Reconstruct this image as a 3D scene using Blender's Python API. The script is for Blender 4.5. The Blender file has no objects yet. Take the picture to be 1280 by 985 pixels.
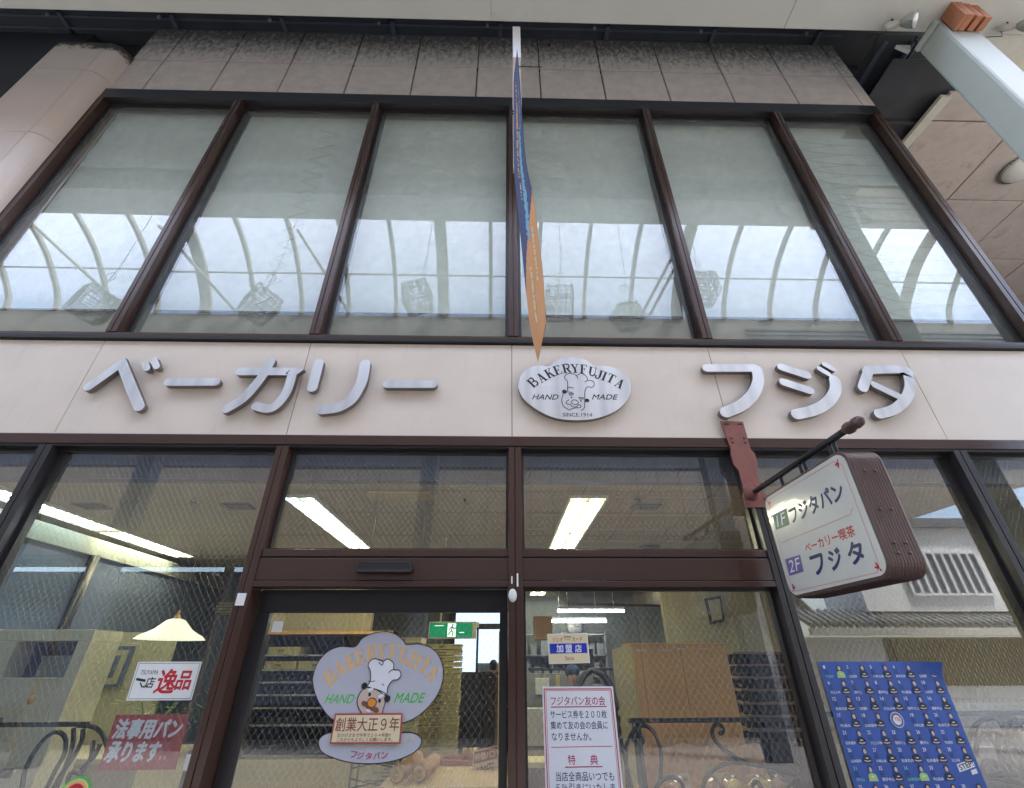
import bpy, math, random
from mathutils import Vector, Matrix
random.seed(7)
SC = bpy.context.scene
COL = SC.collection
PI = math.pi

# ---------------------------------------------------------------- camera
cam_data = bpy.data.cameras.new("camera")
cam = bpy.data.objects.new("camera", cam_data)
COL.objects.link(cam)
PITCH, YAW, ROLL = 0.530699, 0.023954, -0.003033
fwd = Vector((math.sin(YAW) * math.cos(PITCH), math.cos(YAW) * math.cos(PITCH), math.sin(PITCH)))
rgt = Vector((math.cos(YAW), -math.sin(YAW), 0))
upv = rgt.cross(fwd)
r2 = math.cos(ROLL) * rgt + math.sin(ROLL) * upv
u2 = -math.sin(ROLL) * rgt + math.cos(ROLL) * upv
mw = Matrix((r2, u2, -fwd)).transposed().to_4x4()
mw.translation = Vector((0, -3.6, 1.6))
cam.matrix_world = mw
cam_data.sensor_width = 36
cam_data.sensor_fit = 'HORIZONTAL'
cam_data.lens = 575 / 1280 * 36
cam_data.clip_start = 0.02
cam_data.clip_end = 500
SC.camera = cam

# ---------------------------------------------------------------- sky, sun, exposure
SUN_EL, SUN_AZ = math.radians(60), math.radians(62)
world = bpy.data.worlds.new("World")
SC.world = world
world.use_nodes = True
wn = world.node_tree.nodes
bg = wn["Background"]
sky = wn.new("ShaderNodeTexSky")
sky.sky_type = 'NISHITA'
sky.sun_disc = False
sky.sun_elevation = SUN_EL
sky.sun_rotation = SUN_AZ
sky.air_density = 1.0
sky.dust_density = 2.5
sky.ozone_density = 0.6
world.node_tree.links.new(sky.outputs[0], bg.inputs[0])
bg.inputs[1].default_value = 0.15
sl = bpy.data.lights.new("sun", 'SUN')
sl.energy = 3.2
sl.angle = math.radians(10)
sl.color = (1.0, 0.95, 0.9)
so = bpy.data.objects.new("sun", sl)
COL.objects.link(so)
sd = Vector((math.sin(SUN_AZ) * math.cos(SUN_EL), math.cos(SUN_AZ) * math.cos(SUN_EL), math.sin(SUN_EL)))
so.rotation_euler = sd.to_track_quat('Z', 'Y').to_euler()
so.location = (0, -20, 40)
SC.view_settings.view_transform = 'Standard'
SC.view_settings.look = 'None'
SC.view_settings.exposure = 2.72
SC.view_settings.gamma = 1
SC.cycles.use_denoising = True
SC.cycles.use_guiding = True
SC.cycles.max_bounces = 9
SC.cycles.diffuse_bounces = 5
SC.cycles.glossy_bounces = 4
SC.cycles.transmission_bounces = 5
SC.cycles.transparent_max_bounces = 24
SC.cycles.caustics_reflective = False
SC.cycles.caustics_refractive = False
SC.cycles.sample_clamp_indirect = 3

# ---------------------------------------------------------------- materials
def nmat(name):
    m = bpy.data.materials.new(name)
    m.use_nodes = True
    return m, m.node_tree.nodes, m.node_tree.links, m.node_tree.nodes["Principled BSDF"]

def mat(name, col, rough=0.6, metal=0.0, var=0.12, vs=6.0, bump=0.0, bs=60.0, spec=0.5, coat=0.0):
    m, n, l, b = nmat(name)
    b.inputs["Roughness"].default_value = rough
    b.inputs["Metallic"].default_value = metal
    b.inputs["Specular IOR Level"].default_value = spec
    b.inputs["Coat Weight"].default_value = coat
    tc = n.new("ShaderNodeTexCoord")
    if var > 0:
        nz = n.new("ShaderNodeTexNoise")
        nz.inputs["Scale"].default_value = vs
        nz.inputs["Detail"].default_value = 6
        nz.inputs["Roughness"].default_value = 0.65
        l.new(tc.outputs["Object"], nz.inputs["Vector"])
        mx = n.new("ShaderNodeMix")
        mx.data_type = 'RGBA'
        mx.inputs[6].default_value = (*[c * (1 - var) for c in col], 1)
        mx.inputs[7].default_value = (*[min(1, c * (1 + var)) for c in col], 1)
        mr = n.new("ShaderNodeMapRange")
        mr.inputs[1].default_value = 0.3
        mr.inputs[2].default_value = 0.7
        l.new(nz.outputs[0], mr.inputs[0])
        l.new(mr.outputs[0], mx.inputs[0])
        l.new(mx.outputs[2], b.inputs["Base Color"])
        mr2 = n.new("ShaderNodeMapRange")
        mr2.inputs[1].default_value = 0.3
        mr2.inputs[2].default_value = 0.7
        mr2.inputs[3].default_value = max(0.02, rough - 0.08)
        mr2.inputs[4].default_value = min(1, rough + 0.1)
        l.new(nz.outputs[0], mr2.inputs[0])
        l.new(mr2.outputs[0], b.inputs["Roughness"])
    else:
        b.inputs["Base Color"].default_value = (*col, 1)
    if bump > 0:
        n2 = n.new("ShaderNodeTexNoise")
        n2.inputs["Scale"].default_value = bs
        n2.inputs["Detail"].default_value = 4
        l.new(tc.outputs["Object"], n2.inputs["Vector"])
        bp = n.new("ShaderNodeBump")
        bp.inputs["Strength"].default_value = bump
        bp.inputs["Distance"].default_value = 0.01
        l.new(n2.outputs[0], bp.inputs["Height"])
        l.new(bp.outputs[0], b.inputs["Normal"])
    return m

def emat(name, col, strength):
    m, n, l, b = nmat(name)
    b.inputs["Base Color"].default_value = (*[c * 0.35 for c in col], 1)
    b.inputs["Emission Color"].default_value = (*col, 1)
    b.inputs["Emission Strength"].default_value = strength
    return m

def add_specks(m, dark, scale, lo, hi, amt=1.0, zmask=None, stretch=(1, 1, 1), world_space=False):
    """mix dark dirt specks and stains over a principled base colour; zmask=(z0,z1): more of them towards z1"""
    n, l = m.node_tree.nodes, m.node_tree.links
    b = n["Principled BSDF"]
    tc = n.new("ShaderNodeTexCoord")
    mp = n.new("ShaderNodeMapping")
    mp.inputs["Scale"].default_value = stretch
    if world_space:
        g = n.new("ShaderNodeNewGeometry")
        l.new(g.outputs["Position"], mp.inputs[0])
    else:
        l.new(tc.outputs["Object"], mp.inputs[0])
    nz = n.new("ShaderNodeTexNoise")
    nz.inputs["Scale"].default_value = scale
    nz.inputs["Detail"].default_value = 8
    nz.inputs["Roughness"].default_value = 0.75
    l.new(mp.outputs[0], nz.inputs["Vector"])
    src = nz.outputs[0]
    if zmask:
        g = n.new("ShaderNodeNewGeometry")
        sp = n.new("ShaderNodeSeparateXYZ")
        l.new(g.outputs["Position"], sp.inputs[0])
        z = n.new("ShaderNodeMapRange")
        z.inputs[1].default_value = zmask[0]
        z.inputs[2].default_value = zmask[1]
        z.inputs[3].default_value = 0
        z.inputs[4].default_value = zmask[2]
        l.new(sp.outputs[2], z.inputs[0])
        ad = n.new("ShaderNodeMath")
        l.new(nz.outputs[0], ad.inputs[0])
        l.new(z.outputs[0], ad.inputs[1])
        src = ad.outputs[0]
    r = n.new("ShaderNodeMapRange")
    r.inputs[1].default_value = lo
    r.inputs[2].default_value = hi
    r.inputs[3].default_value = 0
    r.inputs[4].default_value = amt
    l.new(src, r.inputs[0])
    mx = n.new("ShaderNodeMix")
    mx.data_type = 'RGBA'
    mx.inputs[7].default_value = (*dark, 1)
    l.new(r.outputs[0], mx.inputs[0])
    bc = b.inputs["Base Color"]
    if bc.links:
        l.new(bc.links[0].from_socket, mx.inputs[6])
    else:
        mx.inputs[6].default_value = bc.default_value
    l.new(mx.outputs[2], bc)
    return m

def glass(name, walpha=0.30, tint=(0.93, 0.96, 0.95), boost=1.5, wire=0.0, pitch=0.038, ang=1.35, dirt=0.02, wcol=(0.62, 0.61, 0.57), grime_veil=(0.55, 0.58, 0.55)):
    m, n, l, b = nmat(name)
    n.remove(b)
    out = n["Material Output"]
    tr = n.new("ShaderNodeBsdfTransparent")
    tr.inputs[0].default_value = (*tint, 1)
    gl = n.new("ShaderNodeBsdfAnisotropic")
    gl.inputs["Roughness"].default_value = 0.0
    gl.inputs[0].default_value = (0.95, 0.97, 1.0, 1)
    tc = n.new("ShaderNodeTexCoord")
    # faint waviness of rolled wired glass
    wv = n.new("ShaderNodeTexNoise")
    wv.inputs["Scale"].default_value = 1.3
    wv.inputs["Detail"].default_value = 1
    l.new(tc.outputs["Object"], wv.inputs["Vector"])
    bp = n.new("ShaderNodeBump")
    bp.inputs["Strength"].default_value = 0.05
    bp.inputs["Distance"].default_value = 0.003
    l.new(wv.outputs[0], bp.inputs["Height"])
    l.new(bp.outputs[0], gl.inputs["Normal"])
    fr = n.new("ShaderNodeFresnel")
    fr.inputs[0].default_value = 1.5
    mu = n.new("ShaderNodeMath")
    mu.operation = 'MULTIPLY'
    mu.inputs[1].default_value = boost
    mu.use_clamp = True
    l.new(fr.outputs[0], mu.inputs[0])
    m1 = n.new("ShaderNodeMixShader")
    l.new(mu.outputs[0], m1.inputs[0])
    l.new(tr.outputs[0], m1.inputs[1])
    l.new(gl.outputs[0], m1.inputs[2])
    df = n.new("ShaderNodeBsdfDiffuse")
    df.inputs[0].default_value = (*grime_veil, 1)
    nz = n.new("ShaderNodeTexNoise")
    nz.inputs["Scale"].default_value = 5
    nz.inputs["Detail"].default_value = 8
    nz.inputs["Roughness"].default_value = 0.7
    l.new(tc.outputs["Object"], nz.inputs["Vector"])
    mr = n.new("ShaderNodeMapRange")
    mr.inputs[1].default_value = 0.35
    mr.inputs[2].default_value = 0.75
    mr.inputs[3].default_value = dirt * 0.5
    mr.inputs[4].default_value = dirt * 2.5
    l.new(nz.outputs[0], mr.inputs[0])
    m2 = n.new("ShaderNodeMixShader")
    l.new(mr.outputs[0], m2.inputs[0])
    l.new(m1.outputs[0], m2.inputs[1])
    l.new(df.outputs[0], m2.inputs[2])
    last = m2
    if wire > 0:
        sp = n.new("ShaderNodeSeparateXYZ")
        l.new(tc.outputs["Object"], sp.inputs[0])
        masks = []
        for s in (1, -1):
            a = n.new("ShaderNodeMath"); a.operation = 'MULTIPLY_ADD'
            a.inputs[1].default_value = s / ang
            l.new(sp.outputs[2], a.inputs[0]); l.new(sp.outputs[0], a.inputs[2])
            d = n.new("ShaderNodeMath"); d.operation = 'DIVIDE'
            d.inputs[1].default_value = pitch
            l.new(a.outputs[0], d.inputs[0])
            f = n.new("ShaderNodeMath"); f.operation = 'FRACT'
            l.new(d.outputs[0], f.inputs[0])
            g = n.new("ShaderNodeMath"); g.operation = 'LESS_THAN'
            g.inputs[1].default_value = wire
            l.new(f.outputs[0], g.inputs[0])
            masks.append(g)
        mxm = n.new("ShaderNodeMath"); mxm.operation = 'MAXIMUM'
        l.new(masks[0].outputs[0], mxm.inputs[0]); l.new(masks[1].outputs[0], mxm.inputs[1])
        sc = n.new("ShaderNodeMath"); sc.operation = 'MULTIPLY'
        sc.inputs[1].default_value = walpha
        l.new(mxm.outputs[0], sc.inputs[0])
        wd = n.new("ShaderNodeBsdfPrincipled")
        wd.inputs["Base Color"].default_value = (*wcol, 1)
        wd.inputs["Metallic"].default_value = 0.1
        wd.inputs["Roughness"].default_value = 0.55
        m3 = n.new("ShaderNodeMixShader")
        l.new(sc.outputs[0], m3.inputs[0])
        l.new(last.outputs[0], m3.inputs[1])
        l.new(wd.outputs[0], m3.inputs[2])
        last = m3
    # the back face of a pane lets the ray straight through (one reflection per pane)
    ge = n.new("ShaderNodeNewGeometry")
    t2 = n.new("ShaderNodeBsdfTransparent")
    m4 = n.new("ShaderNodeMixShader")
    l.new(ge.outputs["Backfacing"], m4.inputs[0])
    l.new(last.outputs[0], m4.inputs[1])
    l.new(t2.outputs[0], m4.inputs[2])
    l.new(m4.outputs[0], out.inputs[0])
    return m

def panel_mat(name):
    """milky weathered roofing sheet: part clear, part diffusing"""
    m, n, l, b = nmat(name)
    n.remove(b)
    out = n["Material Output"]
    tr = n.new("ShaderNodeBsdfTransparent"); tr.inputs[0].default_value = (0.93, 0.96, 0.98, 1)
    tl = n.new("ShaderNodeBsdfTranslucent"); tl.inputs[0].default_value = (0.93, 0.94, 0.95, 1)
    tc = n.new("ShaderNodeTexCoord")
    mp = n.new("ShaderNodeMapping"); mp.inputs["Scale"].default_value = (6, 1.2, 1.2)
    l.new(tc.outputs["Object"], mp.inputs[0])
    nz = n.new("ShaderNodeTexNoise"); nz.inputs["Scale"].default_value = 1.5; nz.inputs["Detail"].default_value = 9; nz.inputs["Roughness"].default_value = 0.75
    l.new(mp.outputs[0], nz.inputs["Vector"])
    cr = n.new("ShaderNodeMapRange"); cr.inputs[1].default_value = 0.35; cr.inputs[2].default_value = 0.7; cr.inputs[3].default_value = 0.97; cr.inputs[4].default_value = 0.76
    l.new(nz.outputs[0], cr.inputs[0])
    hs = n.new("ShaderNodeCombineColor")
    for i in range(3):
        l.new(cr.outputs[0], hs.inputs[i])
    l.new(hs.outputs[0], tl.inputs[0])
    l.new(hs.outputs[0], tr.inputs[0])
    mx = n.new("ShaderNodeMixShader"); mx.inputs[0].default_value = 0.30
    l.new(tr.outputs[0], mx.inputs[1]); l.new(tl.outputs[0], mx.inputs[2])
    l.new(mx.outputs[0], out.inputs[0])
    return m

M = {}
M['band'] = add_specks(add_specks(mat('fascia panel paint', (0.75, 0.655, 0.565), 0.45, var=0.04, vs=2.5), (0.36, 0.29, 0.25), 3, 0.56, 0.85, 0.30, stretch=(3.5, 1, 0.5)), (0.25, 0.18, 0.14), 45, 0.73, 0.78, 0.6)
M['joint'] = mat('dark joint', (0.06, 0.05, 0.045), 0.9)
M['rust'] = mat('brown sealant', (0.22, 0.13, 0.09), 0.9)
M['tile'] = add_specks(add_specks(mat('frieze tile', (0.70, 0.605, 0.56), 0.85, var=0.12, vs=5, bump=0.25, bs=90), (0.05, 0.045, 0.045), 55, 0.62, 0.72, 0.85, world_space=True), (0.07, 0.06, 0.06), 9, 0.72, 1.0, 0.88, zmask=(9.15, 10.4, 0.50), stretch=(1.6, 1, 0.8), world_space=True)
M['pillar'] = add_specks(add_specks(mat('glazed pillar tile', (0.72, 0.60, 0.53), 0.42, var=0.04, vs=2, coat=0.15), (0.1, 0.08, 0.07), 60, 0.72, 0.78, 0.7), (0.025, 0.022, 0.022), 6, 0.98, 1.12, 0.95, zmask=(9.1, 9.55, 0.75), world_space=True)
M['frame'] = mat('brown anodised frame', (0.070, 0.037, 0.028), 0.22, metal=0.1, var=0.0)
M['frame_dark'] = mat('dark bronze frame', (0.028, 0.025, 0.027), 0.3, metal=0.1, var=0.0)
M['rubber'] = mat('black gasket', (0.012, 0.012, 0.013), 0.6, var=0)
M['glass_up'] = glass('upper wired glass', boost=2.6, wire=0.05, pitch=0.03, dirt=0.08, grime_veil=(0.72, 0.79, 0.74), tint=(0.97, 0.99, 0.98), wcol=(0.33, 0.36, 0.34))  # pale dirt film also paints a milky veil that brightens the blinds
M['glass_lo'] = glass('lower wired glass', boost=2.8, wire=0.07, pitch=0.046, ang=1.3, dirt=0.010)
M['glass'] = glass('plain glass', boost=1.3, dirt=0.01)
M['blind'] = mat("grey green blind cloth", (0.78, 0.84, 0.76), 0.85, var=0.03, vs=1.2)
M['cord'] = mat('faded cord', (0.42, 0.38, 0.24), 0.9, var=0)
M['olive'] = mat('olive grey panel', (0.20, 0.195, 0.145), 0.7, var=0.15, vs=2)
M['blueshade'] = mat('slate blue reveal', (0.10, 0.125, 0.16), 0.6)
M['steel'] = None
m, n, l, b = nmat('brushed steel')
b.inputs["Metallic"].default_value = 0.75
b.inputs["Roughness"].default_value = 0.32
tc = n.new("ShaderNodeTexCoord"); mp = n.new("ShaderNodeMapping"); mp.inputs["Scale"].default_value = (9, 1, 0.35)
l.new(tc.outputs["Object"], mp.inputs[0])
nz = n.new("ShaderNodeTexNoise"); nz.inputs["Scale"].default_value = 1.1; nz.inputs["Detail"].default_value = 0.5
l.new(mp.outputs[0], nz.inputs["Vector"])
cr = n.new("ShaderNodeValToRGB"); cr.color_ramp.elements[0].position = 0.32; cr.color_ramp.elements[0].color = (0.64, 0.63, 0.62, 1); cr.color_ramp.elements[1].position = 0.6; cr.color_ramp.elements[1].color = (0.84, 0.82, 0.80, 1)
l.new(nz.outputs[0], cr.inputs[0]); l.new(cr.outputs[0], b.inputs["Base Color"])
M['steel'] = m
M['steel_side_shade'] = mat('shaded steel return', (0.20, 0.17, 0.155), 0.4, metal=0.6, var=0.15)  # same steel as the faces; darker ground reflection painted into the side colour
M['girder'] = add_specks(mat('cream girder paint', (0.58, 0.58, 0.53), 0.5, var=0.03, vs=1.5), (0.3, 0.28, 0.24), 40, 0.74, 0.8, 0.5)
M['column'] = mat('pale green white column paint', (0.52, 0.565, 0.53), 0.4, var=0.04, vs=3)
M['soffit'] = mat('dark soffit sheet', (0.045, 0.047, 0.055), 0.65, var=0.25, vs=3)
M['rail'] = mat('dark blue grey rail', (0.075, 0.09, 0.125), 0.5, var=0.2)
M['stone'] = add_specks(mat('cleft stone tile', (0.52, 0.455, 0.425), 0.8, var=0.15, vs=2.2, bump=0.8, bs=7), (0.12, 0.09, 0.08), 2.2, 0.52, 0.75, 0.7)
M['cream'] = mat('cream trim', (0.62, 0.60, 0.53), 0.5, var=0.05)
M['terracotta'] = mat('terracotta block', (0.42, 0.17, 0.085), 0.7, var=0.12, vs=12)
M['white'] = mat('white paint', (0.78, 0.78, 0.76), 0.45, var=0.04)
M['whiteprint'] = mat('white print', (0.74, 0.75, 0.79), 0.5, var=0)
M['reddish'] = mat('red oxide bracket', (0.24, 0.085, 0.065), 0.6, var=0.2, vs=12)
M['iron'] = mat('black wrought iron', (0.02, 0.02, 0.022), 0.45, metal=0.4, var=0.1)
M['brownbox'] = mat('brown sign casing', (0.115, 0.070, 0.060), 0.35, var=0.15, vs=10, metal=0.2)
M['signface'] = mat('milky sign acrylic', (0.66, 0.655, 0.60), 0.15, var=0.02, coat=0.5)
M['navy'] = mat('navy ink', (0.012, 0.03, 0.12), 0.4, var=0)
M['pinkline'] = mat('pink line ink', (0.62, 0.28, 0.25), 0.4, var=0)
M['redink'] = mat('red ink', (0.52, 0.02, 0.03), 0.4, var=0)
M['magenta'] = mat('magenta ink', (0.42, 0.015, 0.09), 0.4, var=0)
M['green'] = mat('dark green ink', (0.03, 0.13, 0.105), 0.4, var=0)
M['violet'] = mat('violet ink', (0.16, 0.12, 0.33), 0.4, var=0)
M['black'] = mat('black ink', (0.012, 0.012, 0.015), 0.5, var=0)
M['lavender'] = mat('lavender decal film', (0.47, 0.475, 0.535), 0.4, var=0.02)
M['orangeink'] = mat('orange ink', (0.78, 0.47, 0.18), 0.5, var=0)
M['greenink'] = mat('bright green ink', (0.10, 0.50, 0.09), 0.5, var=0)
M['skinprint'] = mat('skin print', (0.58, 0.45, 0.38), 0.5, var=0)
M['noseprint'] = mat('nose orange print', (0.75, 0.27, 0.03), 0.5, var=0)
M['tacheprint'] = mat('moustache brown print', (0.18, 0.075, 0.045), 0.5, var=0)
M['creampaper'] = mat('cream paper', (0.72, 0.62, 0.40), 0.6, var=0.03)
M['maroon'] = mat('maroon ink', (0.28, 0.05, 0.05), 0.6, var=0)
M['blueink'] = mat('cobalt ink', (0.01, 0.03, 0.42), 0.5, var=0)
M['redpaper'] = mat('faded red paper', (0.42, 0.075, 0.08), 0.6, var=0.08, vs=8)
M['poster_blue'] = mat('royal blue poster', (0.026, 0.085, 0.36), 0.4, var=0.2, vs=2.5)
M['skin'] = mat('skin', (0.52, 0.33, 0.24), 0.55, var=0.05)
M['hair'] = mat('dark hair', (0.015, 0.012, 0.011), 0.5, var=0.1)
M['jersey'] = mat('dark jersey print', (0.015, 0.018, 0.03), 0.5, var=0)
M['lime'] = mat('lime jersey print', (0.35, 0.6, 0.18), 0.5, var=0)
M['banner_o'] = mat('orange banner cloth', (0.70, 0.35, 0.16), 0.7, var=0.05, vs=3)
M['banner_b'] = mat('blue banner cloth', (0.075, 0.10, 0.215), 0.7, var=0.06, vs=3)
M['banner_l'] = mat('light blue print', (0.22, 0.45, 0.62), 0.7, var=0.1)
M['poletan'] = mat('tan painted pole', (0.47, 0.37, 0.29), 0.5, var=0.08)
M['polewhite'] = mat('white painted pole', (0.85, 0.85, 0.88), 0.4, var=0.02)
M['int_ceil'] = mat('beige ceiling board', (0.43, 0.37, 0.26), 0.85, var=0.05, vs=2)
M['int_wall'] = mat('cream wall', (0.50, 0.46, 0.32), 0.8, var=0.07, vs=1.5)
M['int_blue'] = mat('slate blue wall', (0.13, 0.165, 0.26), 0.7, var=0.12, vs=1.5)
M['int_grey'] = mat('kitchen grey', (0.24, 0.26, 0.25), 0.6, var=0.15, vs=1.5)
M['floor'] = mat('vinyl floor', (0.22, 0.19, 0.15), 0.4, var=0.1)
M['dark'] = mat('dark clutter', (0.035, 0.032, 0.03), 0.6, var=0.4, vs=7)
M['crate'] = add_specks(mat('yellow plastic crate', (0.55, 0.47, 0.20), 0.45, var=0.08), (0.2, 0.15, 0.05), 12, 0.62, 0.8, 0.5)
M['metal'] = mat('shelf metal', (0.5, 0.52, 0.5), 0.3, metal=0.8, var=0.1)
M['wood'] = mat('board brown', (0.70, 0.40, 0.16), 0.65, var=0.10, vs=2, bump=0.1, bs=14)
M['paleyellow'] = mat('pale yellow board', (0.58, 0.48, 0.24), 0.6, var=0.05)
M['cloth'] = mat('tan cloth', (0.45, 0.26, 0.13), 0.9, var=0.15, vs=8, bump=0.3, bs=20)
M['appliance'] = mat('cream enamel', (0.62, 0.57, 0.40), 0.35, var=0.04)
M['bread'] = add_specks(mat('bread crust', (0.40, 0.19, 0.07), 0.55, var=0.35, vs=9, bump=0.3, bs=40), (0.62, 0.42, 0.2), 14, 0.55, 0.75, 0.6)
M['crumb'] = mat('yellow cake crumb', (0.72, 0.52, 0.16), 0.8, var=0.1, vs=20)
M['film'] = glass('plastic film', boost=2.2, dirt=0.03, tint=(0.96, 0.96, 0.96))
M['leaf'] = mat('leaf', (0.09, 0.16, 0.04), 0.5, var=0.4, vs=12)
M['lamp'] = None
M['tube_white'] = emat('cool tube', (0.85, 0.9, 1.0), 7)
M['lamp_tube'] = emat('fluorescent tube', (1.0, 0.95, 0.66), 13)
M['lamp_green'] = emat('greenish tube', (0.84, 1.0, 0.88), 4.5)
M['lamp_blue'] = emat('bluish tube', (0.80, 0.88, 1.0), 11)
M['tube_yel'] = emat('warm diffuser', (1.0, 0.95, 0.50), 0.30)
M['tube_blue'] = emat('bluish diffuser', (0.78, 0.86, 1.0), .26)
M['tube_green'] = emat('greenish diffuser', (0.72, 1.0, 0.78), .28)
M['lampshade'] = emat('milk glass shade', (0.85, 0.9, 0.62), 0.2)
M['backdoor'] = emat('daylight window', (0.5, 0.68, 1.0), .35)
M['exitgreen'] = emat('exit sign green', (0.0, 0.30, 0.12), 0.12)
M['exitwhite'] = emat('exit sign white', (0.8, 0.9, 0.75), 0.3)
M['roofpanel'] = panel_mat('milky roofing sheet')
M['frosted'] = None
M['rib'] = mat('grey beige arcade steel', (0.23, 0.22, 0.175), 0.6, var=0.06)
M['opptile'] = mat('opposite tile', (0.26, 0.235, 0.20), 0.7, var=0.10, vs=2)
M['plaster'] = mat('white plaster', (0.86, 0.87, 0.87), 0.8, var=0.05, vs=1.5)
M['kawara'] = mat('grey roof tile', (0.16, 0.17, 0.19), 0.5, var=0.25, vs=6)
M['timber'] = mat('weathered timber', (0.20, 0.13, 0.10), 0.8, var=0.25, vs=6)
M['ground'] = mat('street paving', (0.27, 0.255, 0.235), 0.7, var=0.1, vs=1.2)
M['wire'] = mat('dark wire', (0.02, 0.02, 0.018), 0.6, var=0)
m, n, l, b = nmat('added frosted sheet')
n.remove(b); tl = n.new("ShaderNodeBsdfTranslucent"); tl.inputs[0].default_value = (0.47, 0.49, 0.47, 1); dd = n.new("ShaderNodeBsdfDiffuse"); dd.inputs[0].default_value = (0.30, 0.32, 0.30, 1)
mx = n.new("ShaderNodeMixShader"); l.new(tl.outputs[0], mx.inputs[1]); l.new(dd.outputs[0], mx.inputs[2]); mx.inputs[0].default_value = .15; l.new(mx.outputs[0], n["Material Output"].inputs[0])
M['frosted'] = m
m, n, l, b = nmat('gingham cloth')
tc = n.new("ShaderNodeTexCoord"); ck = n.new("ShaderNodeTexBrick")
ck.inputs["Color1"].default_value = (0.62, 0.33, 0.12, 1); ck.inputs["Color2"].default_value = (0.66, 0.4, 0.18, 1); ck.inputs["Mortar"].default_value = (0.72, 0.6, 0.36, 1)
ck.inputs["Scale"].default_value = 8; ck.inputs["Mortar Size"].default_value = 0.05
l.new(tc.outputs["Object"], ck.inputs[0]); l.new(ck.outputs[0], b.inputs["Base Color"]); b.inputs["Roughness"].default_value = 0.5
M['gingham'] = m

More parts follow.
